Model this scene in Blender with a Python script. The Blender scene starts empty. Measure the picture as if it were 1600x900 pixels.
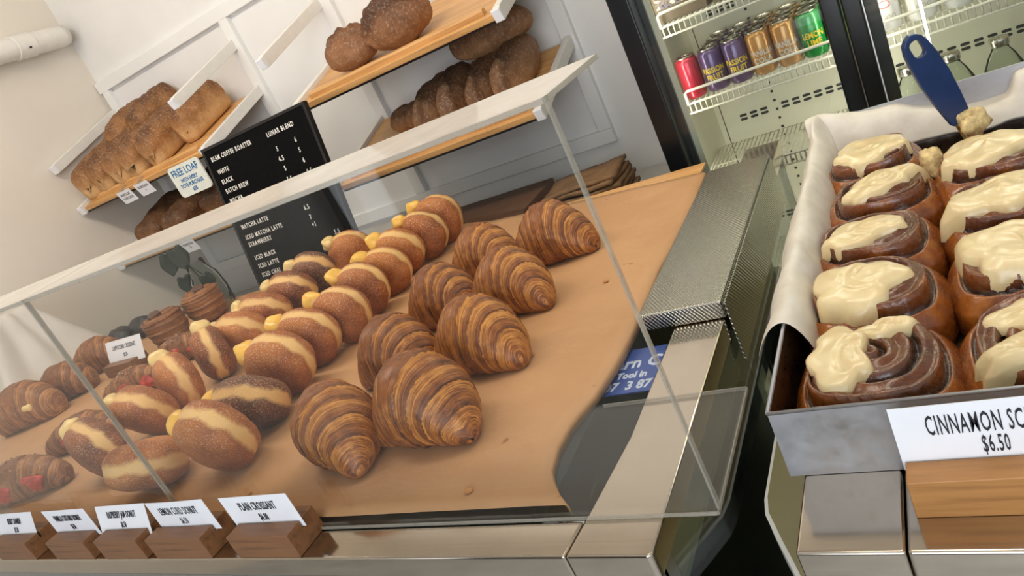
import bpy, math, random
from mathutils import Vector, Matrix, noise
PI = math.pi
C = bpy.context.scene.collection
S = bpy.context.scene

# ------------------------------------------------------------------ camera, light, exposure
# world: origin at the lens, X along the counter, Y towards the back wall, Z up, floor at -1.6
FPX = 1166.0
roll, pitch, yaw = math.radians(25.87), math.radians(19.28), math.radians(34.0)
Fv = Vector((-math.sin(yaw)*math.cos(pitch), math.cos(yaw)*math.cos(pitch), -math.sin(pitch)))
R0 = Vector((math.cos(yaw), math.sin(yaw), 0)); U0 = R0.cross(Fv)
Rv = math.cos(roll)*R0 - math.sin(roll)*U0
Uv = math.cos(roll)*U0 + math.sin(roll)*R0
cam = bpy.data.cameras.new('camera'); co = bpy.data.objects.new('camera', cam); C.objects.link(co)
co.matrix_world = Matrix((Rv, Uv, -Fv)).transposed().to_4x4()
cam.sensor_width = 36; cam.lens = FPX/1600*36; cam.clip_start = 0.02; cam.clip_end = 60
S.camera = co
S.view_settings.view_transform = 'Standard'; S.view_settings.look = 'None'
S.view_settings.exposure = -0.14; S.view_settings.gamma = 1.0; S.view_settings.use_curve_mapping = False
S.cycles.max_bounces = 10; S.cycles.transparent_max_bounces = 24; S.cycles.caustics_reflective = False; S.cycles.caustics_refractive = False
S.cycles.sample_clamp_indirect = 6.0

w = bpy.data.worlds.new('sky'); S.world = w; w.use_nodes = True
w.node_tree.nodes['Background'].inputs[0].default_value = (0.75, 0.87, 1.0, 1)
w.node_tree.nodes['Background'].inputs[1].default_value = 1.6

def area(name, loc, target, sx, sy, power, col):
    l = bpy.data.lights.new(name, 'AREA'); l.shape = 'RECTANGLE'; l.size = sx; l.size_y = sy; l.energy = power; l.color = col
    o = bpy.data.objects.new(name, l); C.objects.link(o); o.location = loc
    o.rotation_euler = (Vector(target)-Vector(loc)).to_track_quat('-Z', 'Y').to_euler()
    return o
# daylight through the two shopfront windows behind the photographer
area('window_daylight', (0.25, -2.05, 0.15), (-0.9, 1.5, 0.6), 2.1, 1.7, 52, (0.92, 0.96, 1.0))
area('window_daylight', (-2.66, -2.05, -0.1), (-2.0, 1.5, -0.3), .3, 1.3, 3, (0.90, 0.95, 1.0))
# warm ceiling downlights over the counter
area('ceiling_lamp', (-1.7, 0.8, 1.23), (-1.8, 1.7, -.3), 1.6, .3, 30, (1.0, 0.90, 0.77))
area('ceiling_lamp', (-0.1, 0.9, 1.23), (-0.3, 1.0, -1), 1.2, .25, 9, (1.0, 0.87, 0.70))

# ------------------------------------------------------------------ helpers
def lin(c):
    f = lambda v: v/12.92 if v <= .04045 else ((v+.055)/1.055)**2.4
    return tuple(f(v/255) for v in c)+(1,)
class NT:
    def __init__(s, name):
        s.m = bpy.data.materials.new(name); s.m.use_nodes = True; s.t = s.m.node_tree; s.n = s.t.nodes
        s.b = s.n['Principled BSDF']; s.out = s.n['Material Output']
    def add(s, typ, **kw):
        nd = s.n.new(typ)
        for k, v in kw.items(): setattr(nd, k, v)
        return nd
    def link(s, a, b): s.t.links.new(a, b)
    def coord(s, kind='Object'): return s.add('ShaderNodeTexCoord').outputs[kind]
    def noise(s, vec, scale, detail=4, rough=.55, dist=0):
        nd = s.add('ShaderNodeTexNoise'); nd.inputs['Scale'].default_value = scale; nd.inputs['Detail'].default_value = detail
        nd.inputs['Roughness'].default_value = rough; nd.inputs['Distortion'].default_value = dist
        if vec is not None: s.link(vec, nd.inputs['Vector'])
        return nd.outputs['Fac']
    def mapping(s, vec, scale=(1,1,1), rot=(0,0,0)):
        nd = s.add('ShaderNodeMapping'); nd.inputs['Scale'].default_value = scale; nd.inputs['Rotation'].default_value = rot
        s.link(vec, nd.inputs['Vector']); return nd.outputs[0]
    def ramp(s, fac, stops):
        nd = s.add('ShaderNodeValToRGB'); e = nd.color_ramp.elements
        while len(e) < len(stops): e.new(.5)
        for el, (p, c) in zip(e, stops): el.position = p; el.color = c if len(c) == 4 else lin(c)
        s.link(fac, nd.inputs[0]); return nd.outputs[0]
    def rng(s, v, a, b, c=0, d=1):
        nd = s.add('ShaderNodeMapRange'); s.link(v, nd.inputs[0])
        for i, x in zip((1,2,3,4), (a,b,c,d)): nd.inputs[i].default_value = x
        return nd.outputs[0]
    def math(s, op, a, b=None):
        nd = s.add('ShaderNodeMath', operation=op)
        for i, x in ((0,a),(1,b)):
            if x is None: continue
            if isinstance(x, (int, float)): nd.inputs[i].default_value = x
            else: s.link(x, nd.inputs[i])
        return nd.outputs[0]
    def mix(s, fac, a, b, blend='MIX'):
        nd = s.add('ShaderNodeMix', data_type='RGBA', blend_type=blend)
        for k, x in ((0,fac),(6,a),(7,b)):
            if isinstance(x, (int, float)): nd.inputs[k].default_value = x
            elif isinstance(x, tuple): nd.inputs[k].default_value = x if len(x) == 4 else lin(x)
            else: s.link(x, nd.inputs[k])
        return nd.outputs[2]
    def bump(s, h, strength=.3, dist=.01, prev=None):
        nd = s.add('ShaderNodeBump'); nd.inputs['Strength'].default_value = strength; nd.inputs['Distance'].default_value = dist
        s.link(h, nd.inputs['Height'])
        if prev is not None: s.link(prev, nd.inputs['Normal'])
        s.link(nd.outputs[0], s.b.inputs['Normal']); return nd.outputs[0]
    def set(s, col=None, rough=None, metal=None, **kw):
        for k, v in (('Base Color', col), ('Roughness', rough), ('Metallic', metal)):
            if v is None: continue
            if isinstance(v, (int, float)): s.b.inputs[k].default_value = v
            elif isinstance(v, tuple): s.b.inputs[k].default_value = v if len(v) == 4 else lin(v)
            else: s.link(v, s.b.inputs[k])
        for k, v in kw.items(): s.b.inputs[k.replace('_', ' ')].default_value = v
        return s.m

def plain(name, col, rough=.5, metal=0, noise_amt=.06, scale=30, bump=0, **kw):
    n = NT(name); v = n.noise(n.coord(), scale)
    lo = tuple(max(0, c*(1-noise_amt)) for c in col); hi = tuple(min(255, c*(1+noise_amt)) for c in col)
    n.set(n.ramp(v, [(.3, lo), (.7, hi)]), rough, metal, **kw)
    if bump: n.bump(v, bump, .002)
    return n.m
def clear(name, tint=(1,1,1,1), ior=1.45, rough=.0, film=0.0, filmcol=(200,200,200)):
    # thin clear sheet: straight transmission plus a fresnel reflection (and an optional whitish diffuse film)
    n = NT(name); n.n.remove(n.b)
    tr = n.add('ShaderNodeBsdfTransparent'); tr.inputs[0].default_value = tint
    gl = n.add('ShaderNodeBsdfGlossy'); gl.inputs['Roughness'].default_value = rough
    fr = n.add('ShaderNodeFresnel'); bf = n.add('ShaderNodeNewGeometry').outputs['Backfacing']; n.link(n.rng(bf, 0, 1, ior, 1/ior), fr.inputs[0])
    mx = n.add('ShaderNodeMixShader'); n.link(fr.outputs[0], mx.inputs[0]); n.link(tr.outputs[0], mx.inputs[1]); n.link(gl.outputs[0], mx.inputs[2])
    res = mx.outputs[0]
    if film:
        df = n.add('ShaderNodeBsdfDiffuse'); df.inputs[0].default_value = lin(filmcol)
        m2 = n.add('ShaderNodeMixShader')
        film_noise = n.noise(n.coord(), 9, 5); n.link(n.rng(film_noise, .35, .75, film*.85, film*1.15), m2.inputs[0])
        n.link(res, m2.inputs[1]); n.link(df.outputs[0], m2.inputs[2]); res = m2.outputs[0]
    n.link(res, n.out.inputs[0]); return n.m

def tag(o, label, cat, group=None):
    o['label'] = label; o['category'] = cat
    if group: o['group'] = group
    return o
def empty(name, loc, label, cat, group=None, rot=(0,0,0)):
    o = bpy.data.objects.new(name, None); C.objects.link(o); o.location = loc; o.rotation_euler = rot; o.empty_display_size = .02
    return tag(o, label, cat, group)
def mesh(name, verts, faces, mat, parent=None, smooth=True, uv=None):
    me = bpy.data.meshes.new(name); me.from_pydata([tuple(v) for v in verts], [], faces); me.update()
    if smooth: me.polygons.foreach_set('use_smooth', [True]*len(me.polygons))
    if mat: me.materials.append(mat)
    if uv:
        l = me.uv_layers.new(name='UVMap')
        for lp in me.loops: l.data[lp.index].uv = uv[lp.vertex_index]
    o = bpy.data.objects.new(name, me); C.objects.link(o)
    if parent: o.parent = parent
    return o
class MB:
    def __init__(s): s.v = []; s.f = []
    def add(s, v, f):
        k = len(s.v); s.v += [tuple(x) for x in v]; s.f += [tuple(i+k for i in q) for q in f]; return s
    def box(s, x0, x1, y0, y1, z0, z1):
        return s.add([(x0,y0,z0),(x1,y0,z0),(x1,y1,z0),(x0,y1,z0),(x0,y0,z1),(x1,y0,z1),(x1,y1,z1),(x0,y1,z1)],
                     [(3,2,1,0),(4,5,6,7),(0,1,5,4),(1,2,6,5),(2,3,7,6),(3,0,4,7)])
    def tube(s, pts, r, n=6, caps=True):
        pts = [Vector(p) for p in pts]; rings = []; v = []; f = []
        prev = None
        for i, p in enumerate(pts):
            d = (pts[min(i+1, len(pts)-1)]-pts[max(i-1, 0)]).normalized()
            a = Vector((0,0,1)) if abs(d.z) < .9 else Vector((1,0,0))
            if prev is not None: a = prev
            x = (a-d*a.dot(d)).normalized(); y = d.cross(x); prev = x
            rr = r[i] if isinstance(r, (list, tuple)) else r
            for k in range(n):
                t = 2*PI*k/n; v.append(p+x*(rr*math.cos(t))+y*(rr*math.sin(t)))
        for i in range(len(pts)-1):
            for k in range(n):
                a, b = i*n+k, i*n+(k+1) % n; f.append((a, b, b+n, a+n))
        if caps: f.append(tuple(reversed(range(n)))); f.append(tuple(range((len(pts)-1)*n, len(pts)*n)))
        return s.add(v, f)
    def lathe(s, prof, n=24, loc=(0,0,0), caps=True):
        v = []; f = []
        for (r, z) in prof:
            for k in range(n):
                t = 2*PI*k/n; v.append((loc[0]+r*math.cos(t), loc[1]+r*math.sin(t), loc[2]+z))
        for i in range(len(prof)-1):
            for k in range(n):
                a, b = i*n+k, i*n+(k+1) % n; f.append((a, b, b+n, a+n))
        if caps:
            f.append(tuple(reversed(range(n)))); f.append(tuple(range((len(prof)-1)*n, len(prof)*n)))
        return s.add(v, f)
    def poly(s, pts, axis, d0, d1):
        # extrude an outline: axis 'z' takes (x,y), 'y' takes (x,z), 'x' takes (y,z)
        n = len(pts)
        mk = {'z': lambda p, d: (p[0],p[1],d), 'y': lambda p, d: (p[0],d,p[1]), 'x': lambda p, d: (d,p[0],p[1])}[axis]
        v = [mk(p, d0) for p in pts]+[mk(p, d1) for p in pts]
        f = [tuple(reversed(range(n))), tuple(range(n, 2*n))]+[(i, (i+1) % n, (i+1) % n+n, i+n) for i in range(n)]
        return s.add(v, f)
    def build(s, name, mat, parent=None, bevel=0, smooth=False, seg=2):
        o = mesh(name, s.v, s.f, mat, parent, smooth)
        if bevel:
            b = o.modifiers.new('bevel', 'BEVEL'); b.width = bevel; b.segments = seg; b.limit_method = 'ANGLE'; b.angle_limit = .6
            o.data.polygons.foreach_set('use_smooth', [True]*len(o.data.polygons))
            wn = o.modifiers.new('normals', 'WEIGHTED_NORMAL'); wn.keep_sharp = True
        return o
def bx(name, a, mat, parent=None, bevel=0):
    return MB().box(*a).build(name, mat, parent, bevel)
def struct(o): o['kind'] = 'structure'; return o
def stuff(o): o['kind'] = 'stuff'; return o
def text(body, size, mat, parent, loc, rot=(PI/2,0,0), sx=1.0, bold=0.0, align='CENTER', name='lettering', thick=.0002, wrap=None, space=1.0):
    cu = bpy.data.curves.new(name, 'FONT'); cu.body = body; cu.size = size; cu.align_x = align; cu.align_y = 'CENTER'
    cu.offset = bold; cu.extrude = thick; cu.space_character = space; cu.resolution_u = 2
    t = bpy.data.objects.new(name, cu); C.objects.link(t)
    bpy.context.view_layer.update()
    me = bpy.data.meshes.new_from_object(t.evaluated_get(bpy.context.evaluated_depsgraph_get()))
    C.objects.unlink(t); bpy.data.objects.remove(t)
    me.materials.clear(); me.materials.append(mat)
    for v in me.vertices:
        v.co.x *= sx
        if wrap: a = v.co.x/wrap; v.co = Vector(((wrap+v.co.z)*math.sin(a), v.co.y, (wrap+v.co.z)*math.cos(a)-wrap))
    o = bpy.data.objects.new(name, me); C.objects.link(o); o.parent = parent; o.location = loc; o.rotation_euler = rot
    return o
def copy_tree(o, parent=None):
    c = o.copy(); C.objects.link(c); c.parent = parent
    for ch in list(o.children): copy_tree(ch, c)
    return c
ORD = ['first','second','third','fourth','fifth','sixth','seventh','eighth','ninth','tenth']

# ------------------------------------------------------------------ materials
M = {}
def wallmat(name, col):
    n = NT(name); v = n.noise(n.coord(), 3.0, 5); f = n.noise(n.coord(), 220, 2)
    n.set(n.ramp(v, [(.3, tuple(c*.97 for c in col)), (.7, col)]), .6); n.bump(f, .06, .002); return n.m
M['wall'] = wallmat('white_wall_paint', (244,243,241))
M['wall_left'] = wallmat('warm_white_wall_paint', (236,228,216))
M['trim'] = wallmat('white_satin_trim', (247,247,245))
M['arm'] = plain('white_powder_coat', (236,233,226), .4, noise_amt=.02)
M['front'] = wallmat('dark_timber_front', (84,76,68))
M['ceiling'] = wallmat('ceiling_paint', (240,238,232))
M['floor'] = plain('grey_vinyl_floor', (186,188,190), .4, noise_amt=.12, scale=8)
def wood(name, c1, c2, scale=14, rough=.45, axis=0):
    n = NT(name); sc = [scale*6]*3; sc[axis] = scale*.35
    v = n.noise(n.mapping(n.coord(), tuple(sc)), 1, 6, .6, .6)
    n.set(n.ramp(v, [(.25, c2), (.5, c1), (.72, tuple(min(255, c*1.1) for c in c1))]), rough); n.bump(v, .12, .001); return n.m
M['oak'] = wood('oiled_oak_board', (214,164,104), (186,132,78), 10)
M['walnut'] = wood('walnut_block', (128,86,54), (86,56,34), 16)
M['block'] = wood('oak_block', (176,124,70), (140,92,48), 16)
def steel(name, col=(176,174,168), rough=.24, scr=(2,120,120)):
    n = NT(name); v = n.noise(n.mapping(n.coord(), scr), 3, 4); s = n.noise(n.coord(), 22, 6)
    r = n.math('ADD', n.rng(v, .3, .7, rough*.7, rough*1.3), n.rng(s, .4, .75, 0, .04))
    n.set(n.ramp(s, [(.3, tuple(c*.97 for c in col)), (.7, col)]), r, 1.0); n.bump(v, .006, .0003); return n.m
M['steel'] = steel('brushed_stainless', (200,188,172), .12)
M['steel_side'] = steel('stainless_edge', (168,170,172), .2, (120,2,120))
n = NT('embossed_stainless')
cx = n.mapping(n.coord(), (1,1,1))
sep = n.add('ShaderNodeSeparateXYZ'); n.link(cx, sep.inputs[0])
wx = n.math('SINE', n.math('MULTIPLY', sep.outputs[0], 2*PI/.0052)); wy = n.math('SINE', n.math('MULTIPLY', n.math('ADD', sep.outputs[1], sep.outputs[2]), 2*PI/.0075))
n.set((172,170,160), .26, 1.0); n.bump(n.math('MULTIPLY', wx, wy), .35, .0014); M['emboss'] = n.m
M['tin'] = steel('worn_pan_metal', (186,186,190), .48, (20,20,20))
M['tin_dark'] = steel('greasy_pan_inside', (120,104,88), .3, (20,20,20))
M['acrylic'] = clear('clear_acrylic', (0.985,0.985,0.98,1), 1.34, 0, .004, (225,222,215))
M['acrylic_top'] = clear('clear_acrylic_top', (0.97,0.97,0.965,1), 1.5, .05, .56, (240,234,226))  # white film: frosting plus the wall's grazing reflection put into the colour
M['acrylic_edge'] = clear('acrylic_cut_edge', (.9,.9,.88,1), 1.6, .1, .3, (206,198,184))
M['glass'] = clear('cabinet_glass', (0.86,0.92,0.89,1), 1.5, 0)
M['door_glass'] = clear('fridge_door_glass', (0.95,0.965,0.955,1), 1.38, 0, .01)
n = NT('bottle_glass'); n.n.remove(n.b); tr = n.add('ShaderNodeBsdfTransparent'); tr.inputs[0].default_value = (.9,.92,.9,1)
gl = n.add('ShaderNodeBsdfGlossy'); gl.inputs['Roughness'].default_value = .05
lw = n.add('ShaderNodeLayerWeight'); lw.inputs[0].default_value = .12
mx = n.add('ShaderNodeMixShader'); n.link(lw.outputs['Fresnel'], mx.inputs[0]); n.link(tr.outputs[0], mx.inputs[1]); n.link(gl.outputs[0], mx.inputs[2]); n.link(mx.outputs[0], n.out.inputs[0]); M['bottle'] = n.m
n = NT('kraft_paper'); v = n.noise(n.coord(), 5, 6); f = n.noise(n.mapping(n.coord(), (40,220,40)), 1, 4)
st = n.noise(n.coord(), 34, 2, .4)
col = n.ramp(v, [(.3, (184,139,96)), (.7, (200,154,110))])
n.set(n.mix(n.rng(st, .74, .78), col, (150,98,52)), .62); n.bump(v, .5, .014, n.bump(f, .12, .001)); M['kraft'] = n.m
n = NT('parchment'); v = n.noise(n.coord(), 30, 5); n.set(n.ramp(v, [(.3, (214,202,186)), (.7, (234,224,210))]), .5, 0, Subsurface_Weight=.1, Transmission_Weight=.0); n.bump(v, .3, .004); M['parchment'] = n.m
M['card'] = plain('white_card', (240,241,246), .55, noise_amt=.01)
M['ink'] = plain('black_ink', (34,34,40), .6)
M['felt'] = plain('black_felt', (13,13,14), .9, noise_amt=.25, scale=200, bump=.3, Specular_IOR_Level=.1)
M['letters'] = plain('white_letters', (238,236,230), .5)
M['blackframe'] = plain('black_frame', (18,18,20), .4)
M['blackdoor'] = plain('black_aluminium', (16,17,20), .28, .0, noise_amt=.2)
M['darkgasket'] = plain('grey_gasket', (60,62,64), .3, .3)
M['cream'] = plain('fridge_liner', (206,204,182), .4, noise_amt=.03, scale=4)
M['slot'] = plain('dark_slot', (40,40,38), .8)
M['wire'] = plain('white_coated_wire', (222,218,200), .4, noise_amt=.03)
M['navy'] = plain('navy_plastic', (25,48,90), .32, noise_amt=.05, scale=60)
M['leaf'] = plain('dark_leaf', (22,36,18), .6, noise_amt=.25)
M['cloth'] = plain('white_cloth', (214,208,200), .8, noise_amt=.03, scale=8, bump=.2)
M['bench'] = plain('white_laminate', (200,196,186), .4, noise_amt=.02)
M['box'] = plain('brown_cardboard', (112,78,54), .7, noise_amt=.08, scale=20)
M['bag'] = plain('brown_paper_bag', (140,106,72), .7, noise_amt=.12, scale=24, bump=.2)
M['dark'] = plain('cabinet_dark', (74,78,74), .35, noise_amt=.1)
M['olive'] = plain('cabinet_liner', (176,170,138), .4, noise_amt=.04, scale=5)
M['olive_paint'] = plain('olive_painted_ledge', (150,142,104), .4, noise_amt=.06, scale=6)
M['sticker'] = plain('blue_sticker', (58,82,150), .4, noise_amt=.04)
M['sticker_ink'] = plain('pale_sticker_ink', (190,200,220), .5)
M['blue_ink'] = plain('blue_print', (36,110,168), .6)
M['chalk'] = plain('cream_sign', (234,238,228), .5, noise_amt=.02)
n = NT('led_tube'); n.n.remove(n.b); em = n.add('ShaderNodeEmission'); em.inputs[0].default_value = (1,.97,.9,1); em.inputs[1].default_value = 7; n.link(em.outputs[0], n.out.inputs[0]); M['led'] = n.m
n = NT('warm_lamp'); n.n.remove(n.b); em = n.add('ShaderNodeEmission'); em.inputs[0].default_value = (1,.78,.5,1); em.inputs[1].default_value = 12; n.link(em.outputs[0], n.out.inputs[0]); M['lamp'] = n.m
# black and white wavy pattern on the right-hand counter's front
n = NT('inked_front'); wv = n.add('ShaderNodeTexWave'); wv.inputs['Scale'].default_value = 24; wv.inputs['Distortion'].default_value = 14; wv.inputs['Detail'].default_value = 2; wv.inputs['Detail Scale'].default_value = 1.6
n.link(n.coord(), wv.inputs['Vector']); n.set(n.ramp(wv.outputs['Fac'], [(.46, (26,28,28)), (.54, (170,164,146))]), .3); M['doodle'] = n.m

# --- pastry materials
def donut_mat(name, browns, band, bw):
    n = NT(name); oc = n.coord(); sep = n.add('ShaderNodeSeparateXYZ'); n.link(oc, sep.inputs[0])
    nz = n.noise(oc, 17, 5); az = n.math('ABSOLUTE', sep.outputs[2])
    h = n.math('ADD', az, n.rng(nz, .3, .7, -.006, .006))
    oi = n.add('ShaderNodeObjectInfo'); v = n.noise(oc, 18, 5)
    v2 = n.math('ADD', v, n.rng(oi.outputs['Random'], 0, 1, -.16, .16))
    brown = n.ramp(v2, [(.25, browns[0]), (.5, browns[1]), (.75, browns[2])])
    col = n.mix(n.rng(h, bw*.55, bw*1.25), band, brown)
    g = n.noise(oc, 520, 2, .6); sug = n.math('MULTIPLY', n.rng(g, .54, .63), n.rng(n.noise(oc, 14, 3),   .32, .62, .15, .62))
    n.set(n.mix(sug, col, (226,200,172)), .6, 0, Subsurface_Weight=.08, Subsurface_Scale=.01); n.b.inputs['Subsurface Radius'].default_value = (1,.5,.25)
    n.bump(g, .5, .0018, n.bump(n.noise(oc, 60, 4), .3, .003)); return n.m
M['donut'] = donut_mat('sugared_donut', [(110,52,14),(160,86,27),(196,120,48)], (236,192,122), .0085)
M['donut_dark'] = donut_mat('dark_sugared_donut', [(84,42,18),(122,66,30),(156,94,44)], (228,182,112), .0085)
M['curd'] = plain('lemon_curd', (240,190,88), .25, noise_amt=.05, scale=60, Subsurface_Weight=.2, Subsurface_Scale=.01)
M['custard'] = plain('vanilla_custard', (236,206,140), .3, noise_amt=.04, scale=60, Subsurface_Weight=.2, Subsurface_Scale=.01)
M['jam'] = plain('raspberry_jam', (110,26,26), .2, noise_amt=.4, scale=90)
def laminated(name, dark, mid, gold, sheen=.34, fine=70):
    n = NT(name); uv = n.add('ShaderNodeUVMap').outputs[0]
    sep = n.add('ShaderNodeSeparateXYZ'); n.link(uv, sep.inputs[0])
    lev = sep.outputs[0]; fr = n.math('FRACT', lev)
    st = n.noise(n.mapping(uv, (fine*.13, 2.6, 1)), 1, 6, .68, .5)
    st2 = n.noise(n.mapping(uv, (fine*.42, 5, 1)), 1, 3, .6, .4)
    bl = n.noise(n.coord(), 80, 4, .6)
    k = n.math('ADD', n.math('MULTIPLY', n.rng(fr, .2, .95), .30), n.math('MULTIPLY', n.rng(st, .38, .62), .46))
    k = n.math('ADD', k, n.rng(bl, .3, .7, -.13, .13)); k = n.math('ADD', k, n.rng(st2, .40, .60, -.14, .14))
    oi = n.add('ShaderNodeObjectInfo'); k = n.math('ADD', k, n.rng(oi.outputs['Random'], 0, 1, -.07, .07))
    n.set(n.ramp(k, [(.02, gold), (.36, mid), (.78, dark)]), n.rng(bl, .3, .7, sheen*.8, sheen*1.4), 0, Coat_Weight=.12, Coat_Roughness=.3)
    n.bump(st2, .35, .002, n.bump(st, .5, .003, n.bump(bl, .25, .0015))); return n.m
M['croissant'] = laminated('croissant_crust', (68,31,10), (148,82,27), (214,148,68))
M['pastry'] = laminated('pastry_crust', (84,46,24), (140,84,42), (190,132,76), .5)
n = NT('almond_dust'); oc = n.coord(); g = n.noise(oc, 160, 4); n.set(n.ramp(g, [(.35, (110,70,40)), (.55, (168,128,88)), (.68, (228,214,196))]), .7); n.bump(g, .6, .004); M['almond'] = n.m
M['strawberry'] = plain('strawberry', (170,52,36), .3, noise_amt=.3, scale=90)
M['choc'] = plain('milk_chocolate', (94,62,46), .45, noise_amt=.1)
M['black_bun'] = plain('dark_chocolate_crust', (34,32,36), .45, noise_amt=.4, scale=60, bump=.6)
def bread(name, top, mid, low, zlo, zhi, flour=.0):
    n = NT(name); oc = n.coord(); sep = n.add('ShaderNodeSeparateXYZ'); n.link(oc, sep.inputs[0])
    v = n.noise(oc, 14, 6, .6); h = n.math('ADD', n.rng(sep.outputs[2], zlo, zhi), n.rng(v, .25, .75, -.30, .30))
    oi = n.add('ShaderNodeObjectInfo'); h = n.math('ADD', h, n.rng(oi.outputs['Random'], 0, 1, -.1, .1))
    c = n.ramp(h, [(.1, low), (.5, mid), (.95, top)])
    fl = n.noise(oc, 130, 5, .7); c = n.mix(n.math('MULTIPLY', n.rng(fl, .52, .7), flour), c, (214,190,160))
    n.set(c, .62); n.bump(fl, .5, .003, n.bump(n.noise(oc, 40, 4), .5, .008)); return n.m
M['tin_loaf'] = bread('tin_loaf_crust', (100,62,34), (168,116,68), (214,170,116), .02, .15, .55)
M['dark_loaf'] = bread('dark_loaf_crust', (70,46,30), (112,74,44), (160,114,70), .0, .13, .25)
M['sour'] = bread('sourdough_crust', (84,50,30), (138,90,54), (170,120,78), .0, .13, .4)
M['batard'] = bread('dark_batard_crust', (78,52,34), (120,82,52), (164,120,78), .0, .14, .4)
# scroll dough: deep brown, glossy
n = NT('scroll_dough'); oc = n.coord(); uv = n.add('ShaderNodeUVMap').outputs[0]; sep = n.add('ShaderNodeSeparateXYZ'); n.link(uv, sep.inputs[0])
v = n.noise(oc, 30, 5, .6); f = n.noise(oc, 200, 3)
core = n.ramp(v, [(.28, (70,35,18)), (.55, (110,58,27)), (.78, (148,86,38))])
wrap = n.ramp(v, [(.28, (86,42,16)), (.52, (138,74,26)), (.76, (190,116,40))])
base = n.mix(n.rng(sep.outputs[1], .70, .80), core, wrap)
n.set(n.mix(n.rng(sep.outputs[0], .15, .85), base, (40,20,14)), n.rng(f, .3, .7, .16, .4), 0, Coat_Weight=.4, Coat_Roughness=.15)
n.bump(v, .4, .006, n.bump(f, .25, .0015)); M['scroll'] = n.m
n = NT('cream_cheese_icing'); v = n.noise(n.coord(), 24, 4); n.set(n.ramp(v, [(.3, (216,192,142)), (.7, (234,216,172))]), .28, 0, Subsurface_Weight=.15, Subsurface_Scale=.01, Coat_Weight=.25, Coat_Roughness=.2); n.bump(v, .25, .006); M['icing'] = n.m
M['crumb'] = plain('bread_crumb', (222,190,136), .8, noise_amt=.2, scale=120, bump=.8)
# ------------------------------------------------------------------ room shell
XL, XR, YB, YF, ZF, ZC = -2.92, 1.5, 2.2, -2.1, -1.6, 1.25
struct(bx('floor', (XL-.1, XR+.1, YF-.1, YB+.1, ZF-.1, ZF), M['floor']))
struct(bx('ceiling', (XL-.1, XR+.1, YF-.1, YB+.1, ZC, ZC+.1), M['ceiling']))
struct(bx('wall_back', (XL-.1, XR+.1, YB, YB+.1, ZF, ZC), M['wall']))
struct(bx('wall_left', (XL-.1, XL, YF-.1, YB, ZF, ZC), M['wall_left']))
struct(bx('wall_right', (XR, XR+.1, YF-.1, YB, ZF, ZC), M['wall']))
# shopfront behind the photographer: two windows with daylight outside
mb = MB(); W1 = (-2.83, -2.5); W2 = (-.85, 1.35); WZ = (-.8, 1.0)
for x0, x1 in ((XL, W1[0]), (W1[1], W2[0]), (W2[1], XR)): mb.box(x0, x1, YF-.1, YF, ZF, ZC)
for x0, x1 in (W1, W2): mb.box(x0, x1, YF-.1, YF, ZF, WZ[0]); mb.box(x0, x1, YF-.1, YF, WZ[1], ZC)
struct(mb.build('wall_front', M['front']))
for i, (x0, x1) in enumerate((W1, W2)):
    mb = MB(); t = .05
    mb.box(x0, x0+t, YF-.08, YF-.02, *WZ); mb.box(x1-t, x1, YF-.08, YF-.02, *WZ); mb.box(x0+t, x1-t, YF-.08, YF-.02, WZ[0], WZ[0]+t); mb.box(x0+t, x1-t, YF-.08, YF-.02, WZ[1]-t, WZ[1])
    struct(mb.build('window_%d' % (i+1), M['blackframe']))

# timber frame planted on the back wall: it carries the bread shelves
def trim(i, a): o = struct(bx('trim_%d' % i, a, M['trim'], None, .002)); return o
TW = .045
trim(1, (XL+.005, .2, YB-.022, YB, .365, .365+TW))
for i, x in enumerate((-2.9, -2.12, -1.67, -.917)): trim(2+i, (x, x+TW, YB-.022, YB, -.47, .365))
trim(6, (XL+.005, -.872, YB-.022, YB, -.47-TW, -.47))
trim(7, (XL+.005, -.9, YB-.012, YB, -.78, -.755))

# white pipe along the left wall
p = empty('wall_pipe', (XL+.055, 1.6, .612), 'thick white painted pipe running along the left wall near the corner', 'pipe')
MB().tube([(0,-1.0,0),(0,.52,0),(0,.555,0)], [.042,.042,.036], 20).build('pipe_tube', M['arm'], p, 0, True)
MB().tube([(0,.32,0),(0,.40,0)], .046, 20).build('coupling', M['arm'], p, .002)
MB().tube([(0,.5551,0),(0,.558,0)], .03, 16).build('pipe_mouth', M['slot'], p)
for y in (.36,): MB().tube([(.043,y,-.02),(.048,y,-.02)], .004, 8).build('screw', M['slot'], p)
for y in (.1, .48): bx('wall_clip', (-.055, -.03, y-.012, y+.012, -.02, .02), M['arm'], p)

# ------------------------------------------------------------------ bread shelves
TILT = math.radians(16.5)
def shelf_root(name, x, z, label, cat, group=None): return empty(name, (x, YB-.022, z), label, cat, group, (TILT, 0, 0))
def arm(parent, x, L=.385):
    a = MB().box(x-.011, x+.011, -L, 0, -.027, .010).build('side_arm', M['arm'], parent, .002)
    MB().box(x-.013, x+.013, -L-.016, -L, -.025, .008).build('end_cap', M['card'], a, .002)
    MB().box(x-.0135, x+.0135, -L-.012, -L-.009, -.0255, .0085).build('cap_groove', M['arm'], a)
    return a
def shelf(x0, x1, z, label):
    r = shelf_root('bread_shelf', x0, z, label, 'shelf', 'tilted oak bread shelves')
    W = x1-x0
    bx('board', (.012, W-.012, -.385, -.005, -.022, -.004), M['oak'], r, .002)
    MB().poly([(-.366,-.004),(-.366,.008),(-.36,.013),(-.350,.013),(-.344,.008),(-.344,-.004)], 'x', .05, W-.05).build('front_lip', M['oak'], r, .001)
    bx('board_underside', (.012, W-.012, -.386, -.005, -.027, -.022), M['blackframe'], r)
    arm(r, 0); arm(r, W); return r
SDZ = -.150
SA = shelf(-2.895, -2.104, .105, 'oak bread shelf holding the tin loaves, behind the menu board on the left')
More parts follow.
